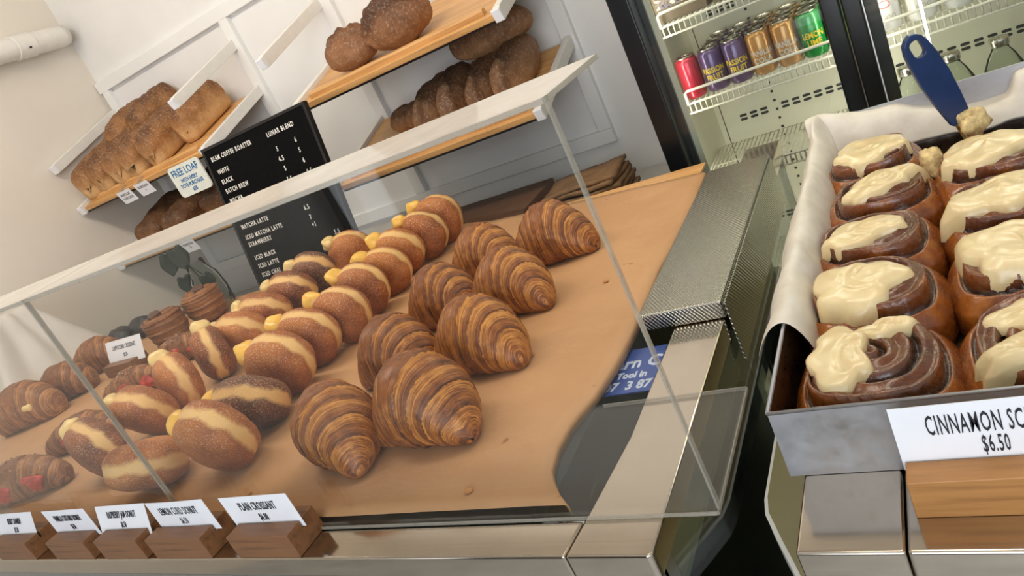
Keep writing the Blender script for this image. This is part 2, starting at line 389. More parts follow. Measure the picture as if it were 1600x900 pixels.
SB = shelf(-1.645, -.89, .098, 'oak bread shelf with two round sourdough loaves, top centre')
SC = shelf(-1.655, -.893, -.172, 'oak bread shelf under the sourdough shelf, holding dark crusted loaves')
SD = shelf(-2.895, -2.104, SDZ, 'lower left oak bread shelf, below the tin loaves')
for x, z, lab in ((-2.895, .283, 'empty white shelf arm nearest the room corner, left wall end'), (-2.11, .282, 'empty white shelf arm above the tin loaves'), (-1.676, .261, 'empty white shelf arm left of the sourdough shelf, top edge')):
    r = shelf_root('shelf_arm', x, z, lab, 'bracket', 'empty shelf arms'); arm(r, 0)

def on_shelf(o, sh, x, v, h=0, rz=0, roll=0):
    m = Matrix.Translation(sh.location) @ Matrix.Rotation(TILT, 4, 'X')
    o.matrix_world = m @ Matrix.Translation((x, -v, -.004+h)) @ Matrix.Rotation(rz, 4, 'Z') @ Matrix.Rotation(roll, 4, 'Y')

def nz3(p, s, seed): return noise.noise(Vector(p)*s+Vector((seed*7.3, seed*3.1, seed*1.7)))
def tin_loaf(seed, l=.335, w=.094, h=.135):
    v = []; f = []; ns, nt = 34, 36
    for i in range(ns):
        y = -1+2*i/(ns-1); e = max(0, 1-abs(y)**12)**.34 if abs(y) < 1 else .0
        e = max(e, .02)
        for k in range(nt):
            t = 2*PI*k/nt; c, s_ = math.cos(t), math.sin(t)
            q = 3.6
            rr = (abs(c)**q+abs(s_)**q)**(-1/q)
            x = c*rr*w/2; z = s_*rr
            mush = 1+.15*max(0, z)*(1-.4*abs(z))+.05*math.sin(max(0,z)*PI)
            x *= mush*(.86+.14*e)
            zz = h*.42+z*h*.42 + (h*.2*max(0, 1-(x/(w*.62))**2)*max(0, z)*(1-.45*abs(y)**3))
            zz = zz*(.5+.5*e) if zz > h*.42 else h*.42+(zz-h*.42)*(.7+.3*e)
            x = x*(.35+.65*e)
            d = .006*nz3((x,y*l/2,zz), 22, seed)+.003*nz3((x,y*l/2,zz), 70, seed)
            # slash along the top
            if z > .2: zz -= .016*math.exp(-((x-.012*math.sin(seed)-.012*y)/.009)**2)*(1-abs(y)**4)*e
            v.append((x*(1+d*9), y*l/2*(.99 if e < .1 else 1)+d, max(.0, zz+d*(1 if z > -.5 else 0))))
    for i in range(ns-1):
        for k in range(nt):
            a, b = i*nt+k, i*nt+(k+1) % nt; f.append((a, b, b+nt, a+nt))
    f.append(tuple(reversed(range(nt)))); f.append(tuple(range((ns-1)*nt, ns*nt)))
    return v, f
def round_loaf(seed, a=.11, b=.075, h=.085, ridges=2, ear=.010):
    v = []; f = []; ns, nt = 26, 44
    for i in range(ns):
        ph = PI*i/(ns-1)  # pole to pole along X
        for k in range(nt):
            t = 2*PI*k/nt
            x = -math.cos(ph)*a; r = max(0,math.sin(ph))**.75
            y = r*b*math.cos(t); zt = r*math.sin(t)
            z = h*.42+ (zt*h*.62 if zt > 0 else zt*h*.42)
            p = Vector((x, y, z)); d = .007*nz3(p, 16, seed)+.003*nz3(p, 55, seed)
            if zt > 0:
                for j in range(ridges):
                    off = (j-(ridges-1)/2)*b*.7
                    u = (y-off-.25*x+.02*math.sin(seed*3+j))/.011
                    d += ear*(1+.4*nz3((x*3,0,0),30,seed))*(math.exp(-(u-1)**2)-.9*math.exp(-(u+.6)**2))*r
            nrm = Vector((x/a**2, y/b**2, (z-h*.42)/(h*.6)**2)).normalized() if r > .01 else Vector((x, 0, 0)).normalized()
            p = p+nrm*d; p.z = max(0, p.z); v.append(p)
    for i in range(ns-1):
        for k in range(nt):
            a_, b_ = i*nt+k, i*nt+(k+1) % nt; f.append((a_, b_, b_+nt, a_+nt))
    return v, f
# tin loaves side by side on the upper left shelf
spots = [(.078,.205),(.180,.20),(.285,.20),(.390,.20),(.500,.20)]
for i, (x, vv) in enumerate(spots):
    o = mesh('tin_loaf', *tin_loaf(i), M['tin_loaf'])
    tag(o, ['golden tin loaf at the left end of the front row on the upper left shelf','golden tin loaf second from the left in the front row','golden tin loaf in the middle of the front row','golden tin loaf second from the right in the front row','golden tin loaf at the right end of the front row, showing its whole long top'][i], 'bread', 'tin loaves on the upper left shelf')
    on_shelf(o, SA, x, vv-.015*(i == 4), 0, random.Random(i).uniform(-.05,.05))
for i, (x, vv, h, lab) in enumerate(((.20,.085,.05,'tin loaf lying behind and above the left front loaves'),(.36,.08,.055,'tin loaf lying behind and above the middle front loaves'),(.625,.14,.0,'tin loaf alone at the right rear end of the upper left shelf'))):
    o = mesh('tin_loaf', *tin_loaf(11+i, .24), M['tin_loaf']); tag(o, lab, 'bread', 'tin loaves on the upper left shelf'); on_shelf(o, SA, x, vv, h, .1-.1*i)
for i, (x, vv, rz, lab) in enumerate(((.24,.24,.05,'dark loaf at the left on the lower left shelf'),(.43,.25,-.05,'dark loaf at the right on the lower left shelf, beside the menu board'),(.45,.10,.1,'dark loaf at the back of the lower left shelf under the free loaf sign'),(.62,.2,0,'dark loaf on the lower left shelf mostly behind the menu board'))):
    o = mesh('dark_loaf', *tin_loaf(21+i, .26, .135, .105), M['dark_loaf']); tag(o, lab, 'bread', 'dark loaves on the lower left shelf'); on_shelf(o, SD, x, vv, 0, rz)
# two scored sourdoughs
for i, (x, vv, a, b, h, lab) in enumerate(((.225,.285,.088,.064,.105,'smaller round sourdough loaf, left of the pair on the top centre shelf'),(.405,.275,.103,.07,.128,'larger round sourdough loaf with a swirled crust, right of the pair'))):
    o = mesh('sourdough_loaf', *round_loaf(31+i, a, b, h, 1, .020), M['sour']); tag(o, lab, 'bread', 'sourdough loaves on the top centre shelf'); on_shelf(o, SB, x, vv, 0, .15*i)
for i, (x,vv,h,rz,lab) in enumerate(((.365,.18,0,1.45,'dark floury batard at the left of the heap on the lower centre shelf'),(.462,.20,0,1.62,'dark batard second from the left in the heap on the lower centre shelf'),(.565,.19,0,1.5,'dark batard in the middle front of the heap'),(.668,.2,0,1.45,'pale shouldered batard at the right end of the heap'),(.60,.10,.095,.12,'dark batard lying across the top of the heap at the back'))):
    o = mesh('batard_loaf', *round_loaf(41+i, .135, .049, .112+.012*(i % 2), 1, .008), M['batard']); tag(o, lab, 'bread', 'dark batards on the lower centre shelf'); on_shelf(o, SC, x, vv, h, rz)
for i, (x, lab) in enumerate(((.21,'small reddish bread roll at the far left of the lower centre shelf'),(.262,'small dark bread roll beside the leftmost batard'))):
    o = mesh('bread_roll', *round_loaf(51+i, .05, .04, .07, 1, .004), M['dark_loaf']); tag(o, lab, 'bread', 'small rolls on the lower centre shelf'); on_shelf(o, SC, x, .16, 0, .4)
# price tags clipped on shelf fronts
def tag_card(sh, x, lines, lab):
    r = empty('price_tag', (0,0,0), lab, 'sign', 'small white price tags on the shelf fronts'); on_shelf(r, sh, x, .392, -.0, 0)
    bx('tag_card', (-.042, .042, -.0012, 0, -.055, -.003), M['card'], r)
    bx('tag_clip', (-.008, .008, -.0022, .03, -.004, .006), M['acrylic_edge'], r)
    for k, (t, s) in enumerate(lines): text(t, s, M['ink'], r, (0, -.0013, -.02-.016*k), (PI/2,0,0), .7, .0002)
tag_card(SA, .285, (('WHITE LOAF', .014),('SOURDOUGH', .014)), 'small white price tag on the upper left shelf, left one of the two')
tag_card(SA, .40, (('SOURDOUGH', .014),('9', .012)), 'small white price tag on the upper left shelf, right one of the two')
tag_card(SD, .44, (('SOURDOUGH', .014),('10', .012)), 'small white price tag on the lower left shelf, seen through the acrylic')
r = empty('free_loaf_sign', (-2.225, 1.79, -.07), 'cream square sign in blue lettering about a free loaf, beside the menu board', 'sign')
r.rotation_euler = (0, 0, 0)
def rrect(w_, h_, rad, n=5):
    pts = []
    for cx_, cy_, a0 in ((w_/2-rad, h_/2-rad, 0), (-w_/2+rad, h_/2-rad, PI/2), (-w_/2+rad, -h_/2+rad, PI), (w_/2-rad, -h_/2+rad, 1.5*PI)):
        for k in range(n): t = a0+PI/2*k/(n-1); pts.append((cx_+rad*math.cos(t), cy_+rad*math.sin(t)))
    return pts
MB().poly(rrect(.172, .112, .016), 'y', 0, .006).build('sign_board', M['chalk'], r)
for t, s_, z in (('FREE LOAF', .036, .03), ('WITH EVERY', .019, .0), ('TOTE PURCHASE', .019, -.019), ('$20', .019, -.039)):
    text(t, s_, M['blue_ink'], r, (0, -.0005, z), (PI/2,0,0), .85, .0006)
bx('hook', (-.02, .02, .004, .04, .04, .046), M['arm'], r)

# ------------------------------------------------------------------ back bench with bags
r = empty('back_bench', (-1.8, 1.95, -1.6), 'white laminate bench against the back wall behind the pastry case', 'bench')
bx('bench_top', (-1.1, 1.12, -.27, .245, .935, .97), M['bench'], r, .003)
bx('bench_body', (-1.09, 1.10, -.22, .24, 0, .935), M['bench'], r)
B = empty('paper_bag', (0,0,0), '', 'bag')
def bag_mesh(seed):
    rn = random.Random(seed); v = []; f = []; nx, ny = 12, 8
    for z0 in (0, .011):
        for j in range(ny):
            for i in range(nx):
                x = -.13+.26*i/(nx-1); y = -.09+.18*j/(ny-1)
                v.append((x, y, z0+.006*nz3((x,y,0), 12, seed)+.004*abs(nz3((x,y,3), 30, seed))))
    n1 = nx*ny
    for j in range(ny-1):
        for i in range(nx-1):
            a = j*nx+i; f.append((a+1, a, a+nx, a+nx+1)); f.append((a+n1, a+1+n1, a+nx+1+n1, a+nx+n1))
    for i in range(nx-1): f += [(i, i+1, i+1+n1, i+n1), ((ny-1)*nx+i+1, (ny-1)*nx+i, (ny-1)*nx+i+n1, (ny-1)*nx+i+1+n1)]
    for j in range(ny-1): f += [((j+1)*nx, j*nx, j*nx+n1, (j+1)*nx+n1), (j*nx+nx-1, (j+1)*nx+nx-1, (j+1)*nx+nx-1+n1, j*nx+nx-1+n1)]
    return v, f
bpy.data.objects.remove(B)
for i in range(8):
    rn = random.Random(60+i)
    o = mesh('paper_bag', *bag_mesh(i), M['bag']); o.scale = (.88,.9,1); o.location = (-.885+rn.uniform(-.012,.012), 1.90+rn.uniform(-.01,.01), -.626+i*.0135); o.rotation_euler = (0, -.04*i/8, rn.uniform(-.09,.09))
    tag(o, 'flat brown paper bag, %s from the bottom of the stack by the fridge' % ORD[i], 'bag', 'stacked paper bags')
r = empty('cardboard_box', (-1.3, 1.93, -.63), 'dark brown cardboard box on the back bench left of the paper bags', 'box')
bx('carton', (-.27, .24, -.13, .12, 0, .10), M['box'], r, .003)
MB().poly([(-.27,.10),(.24,.10),(.24,.103),(-.0,.128),(-.27,.118)], 'y', -.13, -.127).build('flap', M['box'], r)

# ------------------------------------------------------------------ the pastry case (left counter)
ZT = -.455     # top of the stainless rails
case = empty('pastry_case', (-1.6, 1.0, ZF), 'low stainless and glass display case that carries the pastry board', 'counter')
def cbx(name, a, mat, parent=case, bevel=0):
    x0,x1,y0,y1,z0,z1 = a; return bx(name, (x0+1.6, x1+1.6, y0-1, y1-1, z0-ZF, z1-ZF), mat, parent, bevel)
# front rail in two lengths with an angled joint, right rail
def cpoly(name, pts, z0, z1, mat, bevel=.0):
    return MB().poly([(x+1.6, y-1) for x, y in pts], 'z', z0-ZF, z1-ZF).build(name, mat, case, bevel)
cpoly('front_rail', [(-2.9,.433),(-.3705,.433),(-.3655,.478),(-2.9,.478)], ZT-.03, ZT, M['steel'], .003)
cpoly('corner_rail', [(-.3695,.433),(-.287,.433),(-.283,.437),(-.283,1.5),(-.352,1.5),(-.352,.60),(-.3645,.478)], ZT-.03, ZT, M['steel'], .003)
cbx('front_fascia', (-2.9,-.37,.436,.452,ZT-.16,ZT-.0305), M['steel_side'], case, .002)
cbx('corner_fascia', (-.3685,-.286,.436,.452,ZT-.16,ZT-.0305), M['steel_side'], case, .002)
cbx('case_deck', (-2.9,-.352,.478,1.5,ZT-.20,ZT-.19), M['olive'])
cbx('deck_frame', (-2.9,-.44,.49,1.5,ZT-.03,ZT-.012), M['dark'])
g = cbx('side_glass', (-.292,-.286,.47,1.48,ZF+.25,ZT-.031), M['glass'])
for y in (.445, 1.47): cbx('corner_post', (-.305,-.286,y,y+.024,ZF+.1,ZT-.031), M['steel_side'])
cbx('rear_frame', (-.315,-.3,.9,.93,ZF+.2,ZT-.03), M['dark'])
cbx('base', (-2.9,-.288,.46,1.5,ZF,ZF+.25), M['dark'])
cbx('front_panel', (-2.9,-.30,.455,.47,ZF+.25,ZT-.16), M['dark'])
cbx('back_panel', (-2.9,-.30,1.48,1.5,ZF+.25,ZT-.03), M['dark'])
cbx('inner_shelf', (-2.9,-.31,.60,1.47,-1.0,-.985), M['steel_side'])
cbx('lower_shelf', (-2.9,-.31,.52,1.47,-1.28,-1.265), M['dark'])
o = cbx('service_sticker', (-.44,-.353,.70,.80,ZT-.0115,ZT-.010), M['sticker'])
for t, s_, x, y in (('barn CF', .034, -.39, .765), ('Tool in', .018, -.392, .738), ('07  3 87', .024, -.392, .715)):
    text(t, s_, M['sticker_ink'], case, (x+1.6, y-1, ZT-.0098-ZF), (0,0,0), .8, .0008)
o = cbx('small_label', (-.42,-.372,.4795,.4885,ZT-.0115,ZT-.0105), M['card'])
text('EVER', .009, M['ink'], case, (-.392+1.6, .484-1, ZT-.0103-ZF), (0,0,0), 1, .0003)

# embossed stainless box at the right rear
r = empty('embossed_box', (-.337, 1.09, ZT), 'long embossed stainless steel box beside the paper covered board', 'box')
MB().box(-.058, .057, -.268, .26, .0005, .026).build('steel_cover', M['emboss'], r, .003)
bx('steel_skirt', (.0575, .0595, -.262, .255, -.07, .02), M['emboss'], r)

# paper covered serving board
edge = [(-.385,.491),(-.408,.515),(-.427,.545),(-.434,.585),(-.432,.63),(-.418,.68),(-.409,.76),(-.407,.86),(-.411,.95),(-.414,1.0),(-.408,1.06),(-.405,1.12),(-.409,1.25),(-.417,1.404)]
def edge_x(y):
    for (x0,y0),(x1,y1) in zip(edge, edge[1:]):
        if y <= y1: return x0+(x1-x0)*(y-y0)/(y1-y0)
    return edge[-1][0]
r = empty('serving_board', (-1.6, 1.0, -.457), 'long serving board under the brown paper on the pastry case', 'board')
MB().poly([(x-.006+1.6, y-1) for x, y in edge if y > .6]+[(-1.1+1.6, .485),(-2.86+1.6,.485),(-2.86+1.6,-.49),(-.45+1.6,-.49)], 'z', .0066, .009).build('board_core', M['oak'], r)
bx('batten', (-1.2, 1.17, -.29, .48, .0024, .0065), M['oak'], r)
v = []; f = []; NX, NY = 90, 50
for j in range(NY):
    tt = j/(NY-1); 
    for i in range(NX):
        s_ = (i/(NX-1))**.75
        y = .491+tt*(1.404-.491); xr = edge_x(y)
        x = -2.86+(xr+2.86)*s_
        yb = 1.404+.10*min(1, max(0, (-.417-x)/.6))
        y2 = .491+tt*(yb-.491)
        z = -.446+.0016*nz3((x,y2,0), 9, 3)+.0006*nz3((x,y2,0), 40, 5)
        z += .012*math.exp(-((x+1.06)/.05)**2)*max(0,(tt-.9)/.1)   # curl at the back edge
        v.append((x,y2,z))
for j in range(NY-1):
    for i in range(NX-1):
        a = j*NX+i; f.append((a, a+1, a+NX+1, a+NX))
k0 = len(v)
for (dz, dx) in ((-.004,.002),(-.0135,.001)):     # turned-down right edge
    for j in range(NY): p = v[j*NX+NX-1]; v.append((p[0]+dx, p[1], -.446+dz))
for j in range(NY-1):
    f.append((j*NX+NX-1, k0+j, k0+j+1, (j+1)*NX+NX-1)); f.append((k0+j, k0+NY+j, k0+NY+j+1, k0+j+1))
o = mesh('brown_paper', v, f, M['kraft']); so = o.modifiers.new('thickness', 'SOLIDIFY'); so.thickness = .0006
tag(o, 'brown kraft paper sheet with a turned down right edge under the pastries', 'paper')
PZ = -.446

# acrylic sneeze guards: upright front, flat top, flat foot
def guard(x0, x1, lab, foot):
    r = empty('acrylic_guard', ((x0+x1)/2, .482, ZT), lab, 'guard', 'clear acrylic sneeze guards')
    W = (x1-x0)/2; H = -.068-ZT
    bx('front_sheet', (-W, W, 0, .005, .004, H), M['acrylic'], r)
    bx('top_sheet', (-W, W, 0, .125, H-.004, H), M['acrylic_top'], r)
    e = .0022
    bx('right_edge', (W-.0002, W+.0018, -.0005, .0055, .004, H), M['acrylic_edge'], r); bx('left_edge', (-W-.0008, -W+.0008, -.0005, .0055, .004, H), M['acrylic_edge'], r)
    bx('top_front_edge', (-W, W, -.001, .0015, H-.0045, H-.0005), M['acrylic_edge'], r)
    bx('top_side_edge', (W-.0002, W+.0015, 0, .125, H-.0042, H), M['acrylic_edge'], r); bx('top_back_edge', (-W, W, .1245, .126, H-.0042, H), M['acrylic_edge'], r)
    if foot:
        bx('foot_sheet', (-W, W, -.003, .178, .0008, .0042), M['acrylic'], r)
        bx('foot_side_edge', (W, W+.0016, -.003, .178, .0006, .0044), M['acrylic_edge'], r); bx('foot_front_edge', (-W, W, -.0042, -.003, .0006, .0044), M['acrylic_edge'], r)
        bx('foot_back_edge', (W-.17, W, .178, .1795, .0006, .0044), M['acrylic_edge'], r)
    return r
guard(-.989, -.232, 'clear acrylic sneeze guard in front of the croissants, right one', True)
guard(-1.86, -.992, 'clear acrylic sneeze guard in front of the danishes, left one', True)

# ------------------------------------------------------------------ sign blocks with cards
def sign(x0, x1, cx0, cx1, lines, lab, cardlab=None, y=.434, dep=.05, h=.034, wood='walnut', ch=.050, z0=ZT, size=.0175, sx=.42, tilt=0.0, bend=0.0, rz=0.0, grp='wooden sign blocks along the case front'):
    r = empty('sign_block', ((x0+x1)/2, y, z0), lab, 'sign', grp, (0,0,rz)); W = (x1-x0)/2; c = (x0+x1)/2
    mb = MB(); sl = dep*.52
    mb.poly([(0,0),(dep,0),(dep,h*1.02),(sl+.0015,h*1.02),(sl+.0015,h-.010),(sl-.0015,h-.010),(sl-.0015,h),(0,h)], 'x', -W, W)
    mb.build('wood_block', M[wood], r, .001)
    v = []; f = []; n = 14
    for t in (0, .0006):
        for i in range(n+1):
            x = cx0-c+(cx1-cx0)*i/n; b = bend*((2*i/n-1)**2)
            for zz in (h-.009, h-.009+ch): v.append((x, sl-.0003+t+b+tilt*(zz-h), zz))
    m = 2*(n+1)
    for i in range(n): a = 2*i; f += [(a, a+2, a+3, a+1), (a+m+2, a+m, a+m+1, a+m+3), (a, a+m, a+m+2, a+2), (a+1, a+3, a+m+3, a+m+1)]
    f += [(0,1,m+1,m),(2*n+1,2*n,2*n+m,2*n+m+1)]
    cd = mesh('paper_card', v, f, M['card'], r, False)
    for k, t in enumerate(lines):
        zc_ = h-.009+ch*(.68-.34*k)
        text(t, size*(1 if k == 0 else .86), M['ink'], cd, ((cx0+cx1)/2-c, sl-.0007+tilt*(zc_-h)+bend*.25, zc_), (PI/2-math.atan(tilt),0,0), sx, .00016, space=1.12)
    return r
sign(-.84, -.727, -.848, -.722, ('PLAIN CROISSANT','$6.00'), 'wooden sign block with the plain croissant card')
sign(-1.018, -.895, -1.012, -.884, ('LEMON CURD DONUT','$6.50'), 'wooden sign block with the lemon curd donut card', bend=.0012)
sign(-1.150, -1.042, -1.165, -1.036, ('RASPBERRY JAM DONUT','$6.50'), 'wooden sign block with the raspberry jam donut card', ch=.042, size=.0145, tilt=.35)
sign(-1.290, -1.180, -1.296, -1.172, ('VANILLA CUSTARD DONUT','$6.50'), 'wooden sign block with the vanilla custard donut card', size=.0155, sx=.36)
sign(-1.48, -1.357, -1.49, -1.362, ('BERRY DANISH','$7.50'), 'wooden sign block with the danish card at the far left', ch=.042, size=.0145, tilt=.35)
sign(-2.10, -1.965, -2.105, -1.93, ('CAPPUCCINO CROISSANT','$8.50'), 'wooden sign block with the cappuccino croissant card, between the pastries', y=1.085, z0=PZ+.0035, size=.0175, sx=.5, ch=.062, tilt=.4, dep=.06, h=.032)

# ------------------------------------------------------------------ pastries
def donut_mesh(seed, R=.057, h=.033):
    v = []; f = []; ns, nt = 28, 52
    for i in range(ns):
        a = -PI/2+PI*i/(ns-1); ca = max(.0, math.cos(a)); sa = math.sin(a)
        rr = ca**.56; zz = sa*(abs(sa)**-.25 if abs(sa) > .01 else 1)
        for k in range(nt):
            t = 2*PI*k/nt
            r = R*rr; z = h*zz
            r -= .0022*math.exp(-(z/.006)**2)*(ca > .3)
            p = Vector((r*math.cos(t), r*math.sin(t), z)); d = .0045*nz3(p, 18, seed)+.0012*nz3(p, 60, seed)
            p = p+p.normalized()*d; v.append(p)
    for i in range(ns-1):
        for k in range(nt):
            a, b = i*nt+k, i*nt+(k+1) % nt; f.append((a, b, b+nt, a+nt))
    return v, f
def blob_mesh(seed, s=.014, peak=.008):
    v = []; f = []; ns, nt = 14, 20
    for i in range(ns):
        a = PI*i/(ns-1)
        for k in range(nt):
            t = 2*PI*k/nt; r = s*max(0,math.sin(a))**1.05
            r *= 1+.16*math.cos(3*t+seed)+.1*math.sin(2*t+2*seed)
            p = Vector((-s*.85*math.cos(a)+peak*max(0,-math.cos(a))**4, r*math.cos(t)*1.1, r*math.sin(t)*.95))
            p += p.normalized()*.24*s*nz3(p, 55, seed); v.append(p)
    for i in range(ns-1):
        for k in range(nt):
            a, b = i*nt+k, i*nt+(k+1) % nt; f.append((a, b, b+nt, a+nt))
    return v, f
DM = [donut_mesh(i) for i in range(5)]
dmesh = []
def make_donut(kind, x, y, az, el, blob, lab, grp, dark=False, s=1.0, i=0, roll=0, flat=0.0):
    azr, elr = math.radians(az), math.radians(el)
    n = Vector((math.cos(elr)*math.cos(azr), math.cos(elr)*math.sin(azr), math.sin(elr)))
    up = (Vector((0,0,1))-n*n.z).normalized(); sd = up.cross(n); b = math.radians(blob)
    X = up*math.cos(b)-sd*math.sin(b); Y = n.cross(X)
    s *= 1.05; R = .057*s
    ext = math.sqrt((R*math.cos(elr))**2+(.034*s*math.sin(elr))**2)
    z = PZ+ext*.985
    name = kind+'_donut'
    r = empty(name, (x,y,z), lab, 'donut', grp); r.matrix_world = Matrix.Translation((x,y,z)) @ Matrix((X,Y,n)).transposed().to_4x4()
    d = mesh('donut', *DM[i % 5], M['donut_dark' if dark else 'donut'], r); d.scale = (s,s,s*(1.05 if not flat else flat))
    if kind == 'raspberry_jam':
        v, f = blob_mesh(i, .013, 0); o = mesh('jam_filling', v, f, M['jam'], r); o.location = (R*.93,0,0); o.scale = (.5,1.2,1)
        mb = MB()
        for k in range(5): a = .25+.09*k; mb.lathe([(.0003,-.002),(.003,0),(.0003,.002)], 7, (R*.97*math.cos(a), R*.97*math.sin(a), .004*math.sin(k*2.1)))
        mb.build('jam_drip', M['jam'], r, 0, True)
    else:
        v, f = blob_mesh(i, .0205, .007 if kind == 'lemon_curd' else .002); o = mesh('curd_filling' if kind == 'lemon_curd' else 'custard_filling', v, f, M['curd' if kind == 'lemon_curd' else 'custard'], r)
        o.location = (R*.99, 0, 0); o.rotation_euler = (i*1.1, 0, 0)
    return r
# x, y, azimuth, elevation, filling angle, dark
LEM = [(-1.025,.612,-92,-20,58,0,1.08),(-1.052,.712,-85,-42,60,1,1.08),(-1.066,.815,-82,-12,46,0,1.06),(-1.078,.907,-78,-14,42,0,1.04),(-1.050,.985,-80,-8,40,0,1.0),(-1.075,1.09,-76,-8,38,0,1.0),(-1.073,1.18,-76,-16,38,0,.97),(-1.10,1.28,-82,-22,32,0,1.0),(-1.072,1.35,-76,-4,40,0,1.0),(-1.072,1.43,-76,0,42,0,1.05)]
for i, (x,y,az,el,bl,dk,s_) in enumerate(LEM):
    make_donut('lemon_curd', x, y, az, el, bl, 'sugared donut with yellow lemon curd, %s from the glass in the right donut row' % ORD[i], 'lemon curd donuts', dk, s_, i)
VAN = [(-1.395,.632,-100,-12,40,0,1.04),(-1.405,.747,-92,-30,48,0,1.06),(-1.40,.835,-112,0,24,0,1.03),(-1.414,.946,-125,5,18,0,1.02),(-1.40,1.03,-85,-36,50,0,1.04),(-1.43,1.135,-85,-40,45,0,1.04),(-1.425,1.235,-85,-38,45,0,1.04),(-1.43,1.335,-85,-32,40,1,1.02),(-1.345,1.40,-70,-18,40,0,1.02)]
for i, (x,y,az,el,bl,dk,s_) in enumerate(VAN):
    make_donut('vanilla_custard', x, y, az, el, bl, 'sugared donut with pale vanilla custard, %s from the glass in the left donut row' % ORD[i], 'vanilla custard donuts', dk, s_, i+3)
make_donut('raspberry_jam', -1.19, .585, -90, -62, 55, 'flattened donut with a red jam hole, nearest the glass between the two donut rows', 'raspberry jam donuts', 0, 1.08, 2)

def croissant_mesh(seed, L=.083, R=.058, bend=.028, nlev=4.6, tip=.17):
    rn = random.Random(seed); v = []; uv = []; f = []; ns, nt = 150, 72
    ph = rn.uniform(0, 6)
    for i in range(ns):
        s_ = -1+2*i/(ns-1); a = abs(s_)
        base = R*((1-a**2.1)**.92*(1-tip)+tip)*(1 if a < .9 else max(.02, math.sqrt(max(0, 1-((a-.9)/.1)**2))))
        cx_ = L*s_; cy_ = -bend*a**2.2
        dy = -bend*2.2*a**1.2*(1 if s_ > 0 else -1)/L; tx = Vector((1, dy, 0)).normalized(); ny = Vector((-tx.y, tx.x, 0))
        for k in range(nt):
            t = 2*PI*k/nt
            lev = (a**1.25)*nlev+.22*math.sin(t+ph)*(a*1.5 if a < .6 else .9)+.12*math.sin(2*t+ph*2)+.10*nz3((math.cos(t)*.6, math.sin(t)*.6, s_*2), 1.4, seed)
            lev = max(0, lev)+.35
            fr = lev % 1
            st = .045*(fr**1.6)-.02-.022*math.exp(-((fr-.02)/.05)**2)
            r = base*(1+st*(1-.3*a))
            p = Vector((cx_, cy_, 0))+ny*(r*math.cos(t)*.98)+Vector((0,0,1))*(r*math.sin(t)*1.04)
            d = .0022*nz3(p, 75, seed)*(fr > .45)*(a < .3)+.0014*nz3(p, 45, seed)+.0007*nz3(p, 140, seed)+.003*nz3(p, 14, seed)
            p += (ny*math.cos(t)+Vector((0,0,math.sin(t))))*d
            v.append(p); uv.append((lev, t/(2*PI)))
    # settle: sag the ends down so the horns touch the board, flatten the underside
    for p_i, p in enumerate(v):
        a = abs(-1+2*(p_i//nt)/(ns-1)); base = R*((1-a**2.1)**.92*(1-tip)+tip)
        p.z += base*.86
        if p.z < 0: p.z *= .12
        v[p_i] = p
    z0 = min(p.z for p in v)
    for p in v: p.z -= z0
    for i in range(ns-1):
        for k in range(nt):
            a, b = i*nt+k, i*nt+(k+1) % nt; f.append((a, a+nt, b+nt, b) if False else (a, b, b+nt, a+nt))
    return v, f, uv
def croissant(x, y, rz, seed, lab, grp, mat='croissant', cat='croissant', s=1.0, name='croissant', tilt=0, **kw):
    v, f, uv = croissant_mesh(seed, **kw); o = mesh(name, v, f, M[mat], None, True, uv)
    o.location = (x, y, PZ+.0005); o.rotation_euler = (0, tilt, rz); o.scale = (s,s,s); tag(o, lab, cat, grp); return o
CR = [(-.775,.613,-.45,1.0,'plain croissant nearest the glass in the left croissant row'),(-.637,.640,-.12,1.06,'plain croissant nearest the glass in the right croissant row'),(-.792,.80,-.15,1.0,'plain croissant second from the glass in the left croissant row'),(-.632,.80,-.12,1.0,'plain croissant second from the glass in the right croissant row'),(-.80,.975,-.1,.98,'plain croissant third from the glass in the left croissant row'),(-.655,.97,-.15,.98,'plain croissant third from the glass in the right croissant row'),(-.805,1.155,.0,.94,'plain croissant at the back of the left croissant row'),(-.645,1.15,.1,.98,'plain croissant at the back of the right croissant row, apart on bare paper')]
for i, (x,y,rz,s_,lab) in enumerate(CR): croissant(x, y, rz, 100+i, lab, 'plain croissants', s=s_)
